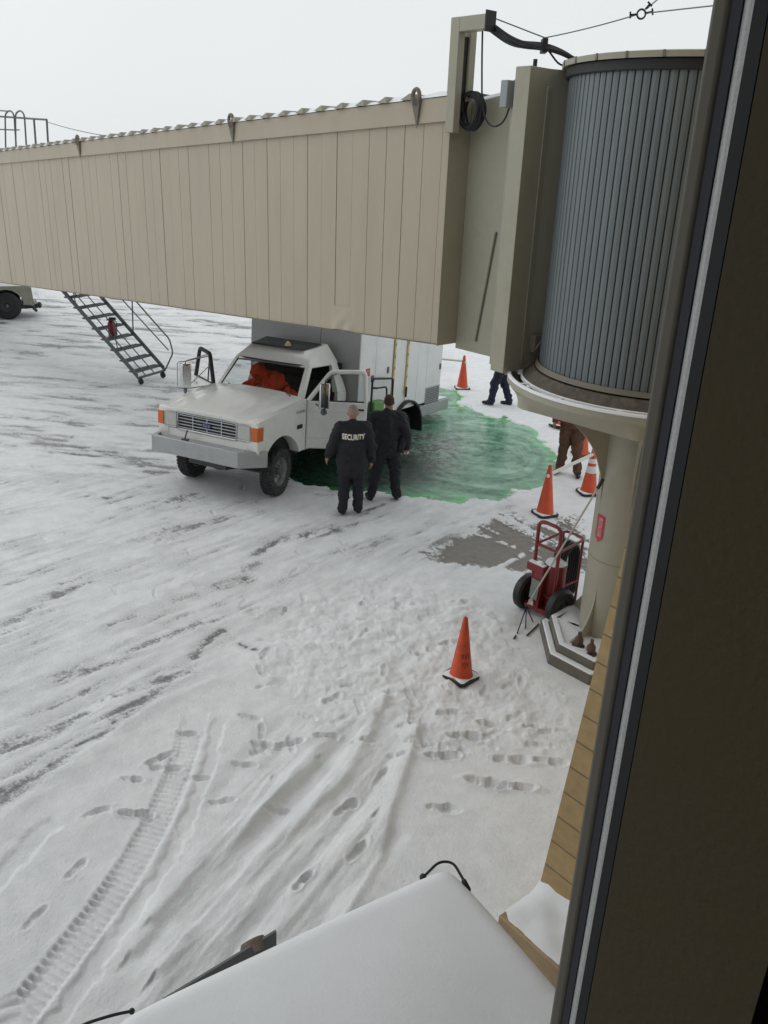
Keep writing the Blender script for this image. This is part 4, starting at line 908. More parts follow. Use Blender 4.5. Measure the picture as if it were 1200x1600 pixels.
# raised roof cap
mb = TB(); lo = [(-.985, -.77), (-.985, .77), (-1.93, .775), (-1.93, -.775)]; up_ = [(-1.235, -.63), (-1.235, .63), (-1.78, .63), (-1.78, -.63)]; zl = [1.885, 1.885, 1.885, 1.885]; zu = [2.11, 2.11, 2.215, 2.215]
vs = [(x, y, 1.862) for x, y in lo] + [(x, y, 1.90) for x, y in lo] + [(x, y, z) for (x, y), z in zip(up_, zu)]
mb.add(vs, [(3, 2, 1, 0)] + [(i, (i + 1) % 4, 4 + (i + 1) % 4, 4 + i) for i in range(4)] + [(4 + i, 4 + (i + 1) % 4, 8 + (i + 1) % 4, 8 + i) for i in range(4)] + [(8, 9, 10, 11)])
roof = mb.build('roof', M_truck, truck, bevel=.05, segs=3)
mb = TB(); mb.add([(-1.20, -.60, 2.125), (-1.20, .48, 2.125), (-1.66, .60, 2.213), (-1.66, -.60, 2.213), (-1.23, -.57, 2.150), (-1.23, .45, 2.150), (-1.63, .55, 2.227), (-1.63, -.57, 2.227)], [(0, 1, 5, 4), (1, 2, 6, 5), (2, 3, 7, 6), (3, 0, 4, 7), (4, 5, 6, 7)]); mb.build('roof_tray', M_black, roof)
mb = TB(); mb.lathe([(.055, 0), (.055, .03), (.04, .035), (.038, .06), (.02, .075), (0, .08)], 14, Matrix.Translation((-1.30, .12, 2.155))); mb.build('beacon', M_beacon, roof)
mb = TB(); mb.tube([(-1.74, .5, 2.2), (-1.76, .5, 2.52)], .006, 5); mb.build('antenna', M_wire, roof)
# windscreen, wipers, rubber
ws = [(-.625, -.80, 1.435), (-.625, .80, 1.435), (-1.015, .695, 1.905), (-1.015, -.695, 1.905)]
rows = []
for i in range(7):
    t = i / 6; a = Vector(ws[0]).lerp(Vector(ws[3]), t); b = Vector(ws[1]).lerp(Vector(ws[2]), t); rows.append([tuple(a.lerp(b, j / 12) + Vector((.05 * (1 - (2 * j / 12 - 1) ** 2), 0, 0))) for j in range(13)])
wsc = TB().grid(rows).build('windshield', M_glass, truck, fix=False)
loop = rows[0] + [r[-1] for r in rows[1:]] + rows[-1][::-1][1:] + [r[0] for r in rows[1:-1]][::-1]
TB().tube(loop, .014, 5, closed=True).build('windshield_seal', M_black, wsc)
for y0, y1 in ((-.62, -.05), (.12, .70)):
    mb = TB(); mb.tube([(-.56, y1, 1.452), (-.60, y1 - .12, 1.475), (-.605, y0, 1.478)], .009, 5); mb.tube([(-.55, y1, 1.44), (-.55, y1, 1.46)], .02, 6); mb.build('wiper', M_black, truck)
# interior
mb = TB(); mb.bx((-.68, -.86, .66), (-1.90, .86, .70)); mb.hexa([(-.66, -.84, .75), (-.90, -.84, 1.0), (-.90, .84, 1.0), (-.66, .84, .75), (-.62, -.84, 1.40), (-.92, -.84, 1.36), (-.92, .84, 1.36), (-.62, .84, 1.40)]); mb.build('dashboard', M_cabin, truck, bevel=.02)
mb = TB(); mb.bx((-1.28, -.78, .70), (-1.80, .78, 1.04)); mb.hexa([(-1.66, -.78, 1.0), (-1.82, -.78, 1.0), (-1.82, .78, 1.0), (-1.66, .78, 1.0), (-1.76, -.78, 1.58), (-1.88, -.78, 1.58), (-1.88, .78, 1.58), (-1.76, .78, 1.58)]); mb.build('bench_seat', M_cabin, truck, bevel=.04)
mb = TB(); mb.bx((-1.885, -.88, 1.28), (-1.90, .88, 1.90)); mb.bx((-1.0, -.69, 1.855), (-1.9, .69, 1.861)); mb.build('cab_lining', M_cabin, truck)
mb = TB(); c = Vector((-1.06, .40, 1.36)); mb.tube([tuple(c + Vector((.10 * math.cos(a) * .5, .20 * math.sin(a), .18 * math.cos(a)))) for a in np.linspace(0, 6.283, 21)[:-1]], .013, 6, closed=True); mb.tube([c, (-.85, .40, 1.22)], .025, 6); mb.tube([c + Vector((0, -.19, 0)), c + Vector((0, .19, 0))], .012, 5); mb.build('steering_wheel', M_black, truck)
# doors
for sd_ in (1, -1):
    ang = R_(53) if sd_ == 1 else R_(58)
    T = Matrix.Identity(4); u = (-math.cos(ang), sd_ * math.sin(ang), 0); wv = (math.sin(ang), sd_ * math.cos(ang), 0)
    for i in range(3): T[i][0] = u[i]; T[i][1] = wv[i]; T[i][2] = (0, 0, 1)[i]; T[i][3] = (-.632, sd_ * .965, 0)[i]
    def DB(): m_ = MB(); m_.T = T.copy(); return m_
    mb = DB(); mb.prism([(.02, .60), (1.02, .60), (1.03, 1.40), (.02, 1.405)], -.05, .012, axis=1); door = mb.build('door', M_truck, truck, bevel=.015)
    mb = DB(); mb.bx((.03, .012, 1.235), (1.015, .020, 1.25)); mb.bx((.03, .012, .78), (1.015, .02, .795)); mb.build('crease', M_truck, door, bevel=.004)
    mb = DB(); fr = rounded([(.035, -.02, 1.40), (.40, -.075, 1.885), (.97, -.085, 1.905), (1.005, -.02, 1.40)], .07, 4); mb.tube(fr, .038, 8); mb.build('window_frame', M_truck if sd_ == 1 else M_black, door)
    mb = DB(); mb.tube([(.34, -.02, 1.40), (.42, -.075, 1.86)], .012, 5); mb.tube([(.06, -.02, 1.41), (1.0, -.02, 1.41)], .014, 5); mb.build('window_divider', M_black, door)
    mb = DB(); mb.add([(.07, -.022, 1.41), (.99, -.022, 1.41), (.955, -.08, 1.88), (.41, -.075, 1.86)], [(0, 1, 2, 3)]); mb.build('window_glass', M_glass, door, fix=False)
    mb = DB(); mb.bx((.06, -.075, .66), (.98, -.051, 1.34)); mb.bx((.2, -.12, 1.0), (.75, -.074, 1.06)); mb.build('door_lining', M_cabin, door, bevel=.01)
    mb = DB(); mb.bx((.83, .013, 1.27), (.98, .035, 1.31)); mb.build('handle', M_chrome, door, bevel=.006)
    mu, mw, mth = (.27, .33, .03) if sd_ == 1 else (.12, .46, .085)
    mb = DB(); mb.hexa([(mu - .085, mw - mth, 1.34), (mu + .085, mw - mth, 1.34), (mu + .085, mw + mth, 1.34), (mu - .085, mw + mth, 1.34), (mu - .085, mw - mth, 1.76), (mu + .085, mw - mth, 1.76), (mu + .085, mw + mth, 1.76), (mu - .085, mw + mth, 1.76)]); mir = mb.build('mirror', M_chrome, door, bevel=.025, segs=3)
    mb = DB(); mb.tube(rounded([(.42, -.06, 1.84), (mu, mw, 1.80), (mu, mw, 1.32), (.16, 0, 1.36)], .04), .011, 6); mb.tube([(.30, -.05, 1.70), (mu, mw, 1.32)], .008, 5); mb.tube([(.5, -.07, 1.86), (mu, mw, 1.80)], .009, 5); mb.tube(rounded([(mu, mw, 1.79), (mu, mw + .14, 1.79), (mu, mw + .14, 1.34), (mu, mw, 1.32)], .05), .009, 5); mb.build('mirror_arm', M_blackm if sd_ == 1 else M_grille, door)
    mb = DB(); mb.ell((mu, mw, 1.29), (.055, .03, .055), 12, 8); mb.build('spot_mirror', M_galv, door)
# fender badge and lettering
mb = TB(); mb.bx((-.36, .984, .965), (-.52, .993, 1.035)); mb.build('side_badge', M_letterdark, truck, bevel=.004)
me = text_mesh('XL SUPER', .062, .0)
for v in me.vertices: v.co = (-.455 - v.co.x, .9885, 1.245 + v.co.y)
link_mesh('fender_lettering', me, M_letterdark, truck, smooth=False)
# box body
BX0, BX1, BY, BZ0, BZ1 = -1.99, -5.57, 1.17, .85, 3.05
mb = TB(); mb.bx((BX0 - .03, -BY + .012, BZ0), (BX1 + .03, BY - .012, BZ1)); boxo = mb.build('cargo_box', M_box, truck, smooth=False)
mb = TB(); mb.bx((BX0, -BY, BZ0 + .01), (BX0 - .03, BY, BZ1)); mb.build('front_bulkhead', M_boxgrey, boxo, bevel=.006)  # grey colour carries the bridge's shade on the box front
segs_x = [(BX0 - .035, -2.60), (-2.606, -3.28), (-3.37, -3.83), (-3.92, -4.40), (-4.406, -4.84), (-4.846, BX1)]
for a, b in segs_x:
    mb = TB(); mb.bx((a, BY - .011, BZ0 + .004), (b, BY, BZ1 - .01)); mb.build('side_panel', M_box, boxo, bevel=.004)
    mb = TB(); mb.bx((a, -BY + .011, BZ0 + .004), (b, -BY, BZ1 - .01)); mb.build('side_panel', M_box, boxo, bevel=.004)
for x in (-3.325, -3.875):
    mb = TB(); mb.bx((x + .03, BY - .01, 1.15), (x - .03, BY + .028, BZ1)); yb = mb.build('ladder_rail', M_yellow, truck, bevel=.006)
    mb = TB()
    for z in np.arange(1.25, 2.6, .22): mb = TB(); mb.bx((x + .014, BY + .028, z), (x - .014, BY + .031, z + .05)); mb.build('slot', M_galv, yb)
mb = TB(); mb.bx((-3.34, BY - .008, .9), (-3.86, BY - .002, BZ1 - .02)); mb.build('roller_shutter', M_box, boxo)
mb = TB(); mb.tube([(-3.87, BY + .04, 1.30), (-3.87, BY + .04, 1.10)], .022, 6); mb.build('cord_end', M_black, boxo)
mb = TB(); mb.bx((-4.87, BY, .80), (-5.54, BY + .012, 1.16)); vent = mb.build('vent', M_boxgrey, truck)
mb = TB()
for k in range(9): mb.box((-5.205, BY + .016, .825 + k * .038), (.64, .016, .012), (R_(-30), 0, 0))
mb.build('louvres', M_galv, vent)
for x, z in ((-3.10, 1.70), (-5.50, 1.55), (-2.5, 1.6)):
    mb = TB(); mb.bx((x - .03, BY, z - .06), (x + .03, BY + .02, z + .06)); mb.build('latch', M_galv, boxo, bevel=.004)
mb = TB(); mb.bx((-2.25, BY + .001, 1.66), (-2.40, BY + .004, 1.80)); dcl = mb.build('warning_decal', M_signred, truck)
me = text_mesh('NO', .05)
for v in me.vertices: v.co = (-2.325 - v.co.x, BY + .0055, 1.75 + v.co.y)
link_mesh('decal_lettering', me, M_signwhite, dcl, smooth=False)
mb = TB(); mb.bx((-4.64, BY - .10, .57), (-6.08, BY + .02, .80)); mb.bx((-5.60, -BY, .57), (-6.08, BY - .10, .80)); mb.build('rear_step', M_bumper, truck, bevel=.012)
mb = TB(); mb.bx((-5.60, -BY + .02, .801), (-6.05, BY - .02, .825)); mb.build('step_snow', M_snowlayer, truck, bevel=.012)
mb = TB(); mb.bx((-2.05, BY - .3, .55), (-3.25, BY - .01, .84)); mb.build('side_locker', M_boxgrey, truck, bevel=.01)
# handrails by the cab step
mb = TB(); mb.tube(rounded([(-2.34, 1.27, .84), (-2.34, 1.27, 1.63), (-3.15, 1.27, 1.55), (-3.18, 1.27, .86)], .09), .02, 7); mb.build('handrail', M_black, truck)
mb = TB(); mb.tube(rounded([(-2.40, 1.33, 1.46), (-2.80, 1.33, 1.44), (-2.84, 1.33, .86)], .08), .017, 7); mb.tube([(-2.40, 1.33, 1.46), (-2.36, 1.27, 1.46)], .017, 6); mb.build('handrail', M_black, truck)
mb = TB(); mb.bx((-2.3, 1.16, .80), (-3.25, 1.36, .83)); mb.build('side_step', M_galv, truck)
M_green = mat('green_tank', (.10, .26, .06), .4, var=.15, vscale=8)
mb = TB(); mb.bx((-2.38, 1.18, .84), (-2.78, 1.32, 1.20)); mb.build('green_tank', M_green, truck, bevel=.03)
# chassis
mb = TB()
for y in (.38, -.38): mb.bx((.86, y - .04, .52), (-5.7, y + .04, .70))
mb.bx((-.08, -.80, .25), (.08, .80, .37)); mb.tube([(.18, -.75, .27), (.18, .75, .30)], .025, 6); mb.ell((-.05, -.30, .32), (.16, .16, .15)); mb.bx((.45, -.30, .40), (.80, .45, .52)); mb.tube([(.3, .35, .36), (.5, .10, .33), (.62, .1, .38)], .05, 8)
mb.bx((-.6, -.8, .48), (-1.9, .8, .58)); mb.bx((-2.1, -.55, .40), (-3.2, -.95, .80)); mb.tube([(-4.05, -.9, .35), (-4.05, .9, .35)], .07, 8); mb.ell((-4.05, 0, .35), (.2, .2, .19)); mb.build('chassis', M_blackm, truck, bevel=.006)
# wheels
def make_wheel(x, y, z, sd_, steer=0.0, snow=True):
    T = Matrix.Translation((x, y, z)) @ Matrix.Rotation(steer, 4, 'Z') @ Matrix.Rotation(R_(-90 * sd_), 4, 'X')   # local z = outward
    r = .405
    mb = TB(); mb.T = T.copy(); mb.lathe([(.22, -.085), (.30, -.10), (.365, -.102), (.39, -.085), (.394, 0), (.39, .085), (.365, .102), (.30, .10), (.22, .085)], 40)
    for k in range(44):
        a = 2 * math.pi * k / 44
        for zz in (-.06, .0, .06):
            aa = a + (.07 if zz == 0 else 0); mb.box((.396 * math.cos(aa), .396 * math.sin(aa), zz), (.022, .033, .05), Euler((0, 0, aa)).to_matrix().to_4x4())
        mb.box((.38 * math.cos(a), .38 * math.sin(a), .094), (.03, .028, .02), Euler((0, 0, a)).to_matrix().to_4x4())
    wh = mb.build('wheel', M_tyre, truck)
    mb = TB(); mb.T = T.copy(); mb.lathe([(.0, .02), (.10, .02), (.15, -.02), (.205, .0), (.218, .07), (.228, .088), (.234, .09), (.234, -.075), (.2, -.075)], 32); mb.build('rim', M_rim, wh)
    mb = TB(); mb.T = T.copy(); mb.lathe([(0, .115), (.045, .11), (.06, .09), (.065, .02)], 16)
    for k in range(8): a = 2 * math.pi * k / 8; mb.lathe([(0, .04), (.013, .04), (.013, .01)], 6, Matrix.Translation((.10 * math.cos(a), .10 * math.sin(a), 0)))
    mb.build('hub', M_galv, wh)
make_wheel(0.02, .85, .315, 1, R_(9)); make_wheel(0.02, -.84, .315, -1, R_(9))
make_wheel(-4.05, .98, .36, 1); make_wheel(-4.05, -.98, .36, -1)
for sd_ in (1, -1):
    mb = TB(); prof = []
    ang = np.linspace(R_(195), R_(-12), 18); o = [(-4.0 + .68 * math.cos(a), .36 + .66 * math.sin(a)) for a in ang]; i_ = [(-4.0 + .64 * math.cos(a), .36 + .62 * math.sin(a)) for a in ang]
    mb.prism(o + i_[::-1], sd_ * .80, sd_ * 1.25, axis=1); mb.build('mudguard', M_black, truck)
mb = TB(); mb.bx((-4.66, .80, .10), (-4.68, 1.22, .45)); mb.bx((-4.66, -.80, .10), (-4.68, -1.22, .45)); mb.build('mud_flap', M_black, truck)

# ------------------------------------------------------------------ people
def disp_cloth(me, amp, seed, fx=13., fy=9.):
    n = len(me.vertices); co = np.empty(n * 3); me.vertices.foreach_get('co', co); co = co.reshape(-1, 3); nr = np.empty(n * 3); me.vertices.foreach_get('normal', nr); nr = nr.reshape(-1, 3)
    a = np.arctan2(co[:, 1], co[:, 0]); d = fbm(co[:, 0] * fx + co[:, 1] * fx * .7 + seed, co[:, 2] * fy + co[:, 1] * 5, 3) - .5
    d += .6 * (np.abs(fbm(co[:, 2] * 16 + co[:, 0] * 7 + seed * 3, co[:, 1] * 8 + co[:, 0] * 6, 3) - .5) - .12)
    co = co + nr * (d * amp * 2)[:, None]; me.vertices.foreach_set('co', co.ravel()); me.update()
STAND = dict(pelvis=(0, 0, .95), chest=(0, .01, 1.30), neck=(0, .0, 1.47), head=(0, .02, 1.635), shL=(-.19, 0, 1.42), elL=(-.285, -.04, 1.13), wrL=(-.315, .05, .89), shR=(.19, 0, 1.42), elR=(.285, -.04, 1.13), wrR=(.315, .05, .89),
             hipL=(-.095, 0, .93), knL=(-.11, .02, .50), anL=(-.12, -.02, .09), hipR=(.095, 0, .93), knR=(.11, .02, .50), anR=(.12, -.02, .09), toeL=(-.13, .14, .04), toeR=(.13, .14, .04))
def person(name_label, loc, yaw, J, g=1.0, jacket=M_clothdark, trousers=M_trouserdark, shoes=M_shoe, skin=M_skin, hair=None, hair_len=0.0, parent_matrix=None, long_jacket=.0, hood=False, seed=1):
    P = dict(STAND); P.update(J); P = {k: Vector(v) for k, v in P.items()}
    root = tag(empty('person', loc if loc else (0, 0, 0), yaw), name_label, 'person')
    if parent_matrix is not None: root.matrix_world = parent_matrix
    hd = P['head']; nk = P['neck']
    # body: one continuous surface
    mb = MB(); mb.ell(hd + Vector((0, -.005, .02)), (.078, .096, .105)); mb.ell(hd + Vector((0, .03, -.05)), (.055, .065, .065)); mb.ell(hd + Vector((0, .098, -.012)), (.014, .022, .024), 8, 6); mb.ell(hd + Vector((0, .088, -.062)), (.026, .014, .010), 8, 6); mb.ell(hd + Vector((0, .075, .025)), (.055, .022, .014), 8, 6)
    for sx in (-1, 1): mb.ell(hd + Vector((sx * .080, -.005, -.005)), (.012, .022, .034), 8, 6)
    mb.cap(nk + Vector((0, -.01, -.04)), hd + Vector((0, -.01, -.06)), .058, .052)
    pv, ch = P['pelvis'], P['chest']; mb.ell(ch, (.155, .10, .17)); mb.ell(pv.lerp(ch, .5), (.14, .10, .17)); mb.ell(pv, (.145, .105, .11)); mb.cap(P['shL'], P['shR'], .055, .055); mb.cap(ch + Vector((0, 0, .1)), nk, .07, .06)
    for S, sx in (('L', -1), ('R', 1)):
        mb.cap(P['sh' + S], P['el' + S], .048, .040); mb.cap(P['el' + S], P['wr' + S], .040, .028); mb.cap(P['hip' + S], P['kn' + S], .08, .055); mb.cap(P['kn' + S], P['an' + S], .052, .04); mb.cap(P['an' + S] + Vector((0, 0, -.02)), P['toe' + S], .04, .03)
        w_ = P['wr' + S]; d = (w_ - P['el' + S]).normalized(); side = Vector((0, 1, 0)); side = (side - d * side.dot(d)).normalized(); inn = d.cross(side) * sx; 
        if inn.x * sx > 0: inn = -inn
        palm = w_ + d * .055; mb.cap(w_ + d * .01, palm + d * .015, .026, .030); mb.cap(palm - side * .02 + d * .02, palm + side * .022 + d * .02, .018, .018)
        for k, ln in enumerate((.062, .072, .068, .054)):
            b = palm + side * (.030 - .02 * k) + d * .035; m1 = b + d * ln * .55 + inn * .006; m2 = m1 + d * ln * .35 + inn * .028; mb.cap(b, m1, .0095, .009, 8); mb.cap(m1, m2, .009, .008, 8)
        tb = w_ + d * .03 + side * .025; tm = tb + d * .035 + side * .022 + inn * .01; mb.cap(tb, tm, .012, .010, 8); mb.cap(tm, tm + d * .030 + side * .004 + inn * .012, .010, .0085, 8)
    me = voxel(mb, .0085, 3); body = link_mesh('body', me, [skin, M_eye], root)
    for sx in (-1, 1):
        e = hd + Vector((sx * .032, .088, .005))
        for p in me.polygons:
            if (p.center - e).length < .011: p.material_index = 1
    # trousers
    mb = MB(); mb.ell(pv + Vector((0, -.01, -.01)), (.185 * g, .135 * g, .13)); 
    for S in 'LR':
        mb.cap(P['hip' + S], P['kn' + S], .108 * g, .082 * g); mb.cap(P['kn' + S], P['an' + S] + Vector((0, 0, .0)), .080 * g, .078)
        mb.cap(P['hip' + S] + Vector((0, -.03, .0)), P['hip' + S] + Vector((0, -.035, -.08)), .10 * g, .09 * g); mb.ell(P['an' + S] + Vector((0, .02, .0)), (.078, .095, .05))
    me = voxel(mb, .013, 4); disp_cloth(me, .027, seed + 5, 10, 14); link_mesh('trousers', me, trousers, root)
    # shoes
    for S in 'LR':
        mb = MB(); a = P['an' + S]; t = P['toe' + S]; hz = min(a.z, t.z + .05) - .04
        mb.cap(Vector((a.x, a.y - .02, a.z - .02)), Vector((a.x, a.y, a.z + .05)), .048, .05); mb.cap(Vector((a.x, a.y - .03, a.z - .045)), Vector((t.x, t.y - .01, t.z)), .043, .044); mb.ell(Vector((t.x, t.y, t.z + .0)), (.05, .06, .04))
        me = voxel(mb, .011, 3); link_mesh('shoe', me, shoes, root)
    # jacket
    if jacket:
        mb = MB(); mb.ell(ch + Vector((0, 0, .02)), (.205 * g, .150 * g, .20)); mb.ell(pv.lerp(ch, .55), (.205 * g, .155 * g, .19)); mb.ell(pv + Vector((0, 0, .05 - long_jacket)), (.215 * g, .162 * g, .15 + long_jacket)); mb.cap(P['shL'] + Vector((.02, 0, -.005)), P['shR'] + Vector((-.02, 0, -.005)), .088 * g, .088 * g); mb.cap(ch + Vector((0, 0, .12)), nk + Vector((0, -.01, .03)), .11, .075)
        for S in 'LR': mb.cap(P['sh' + S], P['el' + S], .086 * g, .072 * g); mb.cap(P['el' + S], P['wr' + S].lerp(P['el' + S], .06), .072 * g, .054 * g)
        if hood: mb.ell(hd + Vector((0, -.03, .02)), (.125, .14, .15)); mb.cap(nk, hd, .12, .12)
        me = voxel(mb, .013, 4); disp_cloth(me, .026, seed, 9, 11); jk = link_mesh('jacket', me, jacket, root)
    else: jk = None
    if hair:
        mb = MB(); mb.ell(hd + Vector((0, -.022, .035)), (.083, .092, .098)); me = voxel(mb, .008, 2)
        bm = bmesh.new(); bm.from_mesh(me)
        dl = [f for f in bm.faces if (lambda c: c.y - hd.y > .055 - .5 * max(0, c.z - hd.z - .06) or c.z < hd.z - .075 + hair_len or c.z > hd.z + hair_len * 3 + .2)(f.calc_center_median())]
        bmesh.ops.delete(bm, geom=dl, context='FACES'); bm.to_mesh(me); bm.free(); link_mesh('hair', me, hair, root)
    return root, jk
def face_yaw(dx, dy): return math.atan2(dy, dx) - math.pi / 2
sp1 = G(548, 803)
sec, jk = person('security officer in a black jacket lettered SECURITY, standing with his back turned', (*sp1, .005), R_(8),
    dict(pelvis=(0, 0, .95), elL=(-.30, -.02, 1.14), wrL=(-.36, .07, .93), elR=(.29, -.02, 1.12), wrR=(.30, .05, .86), anL=(-.125, -.02, .09), toeL=(-.16, .14, .04), anR=(.12, .02, .09), toeR=(.15, .18, .04), hipR=(.095, 0, .93), head=(.0, .03, 1.625)), g=1.2, hair=M_hairgrey, hair_len=.0, seed=3, long_jacket=.13)
bvh = BVHTree.FromPolygons([v.co.copy() for v in jk.data.vertices], [tuple(p.vertices) for p in jk.data.polygons])
me = text_mesh('SECURITY', .092, bold=.0035); ww = max(v.co.x for v in me.vertices) - min(v.co.x for v in me.vertices)
bm = bmesh.new(); bm.from_mesh(me); bmesh.ops.subdivide_edges(bm, edges=[e for e in bm.edges if e.calc_length() > .02], cuts=2); bm.to_mesh(me); bm.free()
for v in me.vertices:
    x, y = v.co.x / ww * .345, v.co.y * 1.35; hit = bvh.ray_cast(Vector((x, -1, 1.30 + y)), Vector((0, 1, 0)))[0]; v.co = (x, (hit.y if hit else -.17) - .006, 1.30 + y)
link_mesh('lettering', me, M_letter, jk, smooth=False)
sp2 = G(600, 781)
per2, jk2 = person('second officer in a plain black jacket standing astride beside the open cab door', (*sp2, .0), R_(3),
    dict(head=(.02, .03, 1.64), elL=(-.30, .03, 1.17), wrL=(-.24, .22, 1.05), elR=(.31, -.05, 1.15), wrR=(.33, .04, .90), anL=(-.22, -.03, .09), knL=(-.16, .02, .5), toeL=(-.27, .12, .04), anR=(.20, .04, .09), knR=(.16, .05, .5), toeR=(.25, .2, .04)), g=1.24, hair=M_hairbrown, hair_len=-.015, skin=M_skin2, seed=9, long_jacket=.05)
mb = MB(); mb.ell((.25, -.04, 1.02), (.07, .10, .13)); mb.ell((-.24, -.02, .98), (.05, .08, .07)); mb.box((.23, -.12, .93), (.08, .05, .14)); me = voxel(mb, .012, 2); link_mesh('belt_pouch', me, M_clothdark, per2)
mb = MB(); mb.box((.335, .06, .80), (.07, .012, .05), (.3, .2, .4)); mb.build('paper', M_white, per2, bevel=.002)
sp3 = G(781, 633)
person('person in navy trousers walking behind the door housing pillar, only the legs in view', (*sp3, .0), R_(70),
    dict(anL=(-.10, .19, .09), knL=(-.10, .14, .51), toeL=(-.10, .35, .05), anR=(.12, -.19, .09), knR=(.11, -.03, .51), toeR=(.13, -.03, .04), wrL=(-.28, -.10, .92), wrR=(.3, .18, .92)), g=1.22, jacket=M_bluegrey, trousers=M_navy, hair=M_hairbrown, skin=M_skin2, seed=15)
sp4 = G(886, 740)
per4, _ = person('worker in brown overalls standing behind the cone bar, only the legs in view', (*sp4, .0), R_(160),
    dict(anL=(-.17, .04, .09), toeL=(-.22, .18, .04), knL=(-.13, .07, .50), anR=(.15, -.02, .09), toeR=(.20, .13, .04), wrR=(.30, .15, .98), elR=(.30, -.06, 1.16)), g=1.2, jacket=M_brown, trousers=M_brown, hair=M_hairbrown, skin=M_skin2, seed=22)
mb = MB(); mb.box((.12, -.20, .90), (.09, .06, .16), (0, 0, .2)); mb.ell((-.2, .05, .93), (.05, .09, .09)); me = voxel(mb, .011, 2); link_mesh('radio_pouch', me, M_black, per4)
# driver leaning across the cab
DM = TM @ Matrix.Translation((-1.36, -.02, .20)) @ Matrix.Rotation(R_(-90), 4, 'Z')
person('driver in a bright orange hooded jacket leaning across inside the cab', None, 0, dict(pelvis=(-.02, -.10, 1.0), chest=(.12, .10, 1.28), neck=(.22, .20, 1.40), head=(.33, .29, 1.45), shL=(-.04, .12, 1.38), shR=(.32, .12, 1.32), elL=(-.05, .36, 1.22), wrL=(.10, .42, 1.24), elR=(.50, .26, 1.22), wrR=(.54, .44, 1.18),
    hipL=(-.12, -.08, .98), hipR=(.08, -.08, .98), knL=(-.14, .34, .98), knR=(.10, .34, .98), anL=(-.14, .44, .66), anR=(.10, .44, .66), toeL=(-.14, .58, .62), toeR=(.10, .58, .62)), g=1.1, jacket=M_hivis, trousers=M_clothdark, hood=True, seed=31, parent_matrix=DM)

# ------------------------------------------------------------------ traffic cones and bars
def cone(loc, rz, H, label, body=M_orange, bands=(), base=.34, tilt=(0, 0), knob=False, lettering=None, snow=.8, group=None):
    k = H / .72; root = tag(empty('traffic_cone', loc, rz), label, 'traffic cone', group); root.rotation_euler = (tilt[0], tilt[1], rz); rb = .118 * k; rt = .024 * k
    def rad(z): return rb + (rt - rb) * (z - .03) / (H - .03)
    mb = MB(); mb.lathe([(rb + .02, .03), (rb + .012, .036), (rb, .05), (rt, H - .01), (rt - .006, H), (rt - .014, H - .001), (rt - .016, H - .05)], 32); cb = mb.build('cone_body', body, root)
    h = base / 2; c = .05; pl = [(h, -h + c), (h, h - c), (h - c, h), (-h + c, h), (-h, h - c), (-h, -h + c), (-h + c, -h), (h - c, -h)]
    mb = MB(); mb.prism(pl, 0, .032); mb.build('base', M_black, root, bevel=.006)
    rows = []; rr_ = np.random.RandomState(int(H * 1000) + int(abs(loc[0]) * 100))
    ns = 36
    for i in range(7):
        t = i / 6; row = []
        for j in range(ns):
            a = 2 * math.pi * j / ns; edge = h * snow / max(abs(math.cos(a)), abs(math.sin(a))) * (.93 + .12 * math.sin(3 * a + H * 40) * math.sin(a + 2)); edge = min(edge, h * 1.22); r = rb * 1.02 + (edge - rb * 1.02) * t
            row.append((r * math.cos(a), r * math.sin(a), .034 + .022 * (1 - t ** 3) * (.6 + .4 * math.sin(2 * a + 1))))
        row.append(row[0]); rows.append(row)
    MB().grid(rows, True).build('snow', M_snowlayer, root)
    for z0, z1 in bands:
        mb = MB(); mb.lathe([(rad(z0) + .003, z0), (rad(z1) + .003, z1)], 32); mb.build('reflective_band', M_white, root)
    if knob:
        mb = MB(); a = knob; z = H * .80; mb.ell((math.cos(a) * (rad(z) + .008), math.sin(a) * (rad(z) + .008), z), (.028, .028, .03), 10, 7); mb.build('bar_end', M_white, root)
    if lettering:
        for txt, z, a0 in lettering:
            me = text_mesh(txt, .062)
            for v in me.vertices: x, y = v.co.x, v.co.y * 1.2; r = rad(z + y) + .003; a = a0 + x / r; v.co = (r * math.cos(a), r * math.sin(a), z + y)
            link_mesh('stencil_lettering', me, M_letterdark, cb, smooth=False)
    return root
pc = G(720, 1057, .05); cone((*pc, .045), R_(45), .735, 'soiled orange traffic cone standing alone in the near trampled snow', M_orangeold, base=.33, snow=.92, lettering=[('RES', .30, R_(-45 - 45 - 28)), ('FJV', .21, R_(-45 - 45 - 28))])
pb = G(851, 803); cone((*pb, .0), R_(22), .83, 'plain orange cone holding one end of the white bar, beside the cart', base=.36, knob=R_(-140), snow=.92)
pr_ = G(919, 770); cone((*pr_, .0), R_(12), .83, 'orange cone with white reflective bands next to the column', base=.36, bands=((.38, .50), (.55, .63)), snow=.92)
pf = G(722, 607); cone((*pf, .0), R_(8), .82, 'plain orange cone far behind the truck, past the end of the green spill', base=.36, knob=R_(-60), snow=.9)
ph = G(873, 668); cone((*ph, .02), R_(30), .82, 'orange cone leaning in the snow, mostly hidden under the gutter rim', base=.36, tilt=(R_(-6), R_(10)), snow=.95)
ph2 = G(908, 710); cone((*ph2, .0), R_(5), .82, 'orange cone partly hidden behind the worker in brown', base=.36, snow=.3)
cz = .67
mb = MB(); a = Vector((pb[0], pb[1], cz)); b = Vector((pr_[0], pr_[1], cz + .03)); d = (b - a).normalized(); mb.tube([a + d * .05, b - d * .03], .028, 8); tag(mb.build('cone_bar', M_polewhite), 'white bar bridging the plain cone and the banded cone', 'barrier bar', 'cone bars')
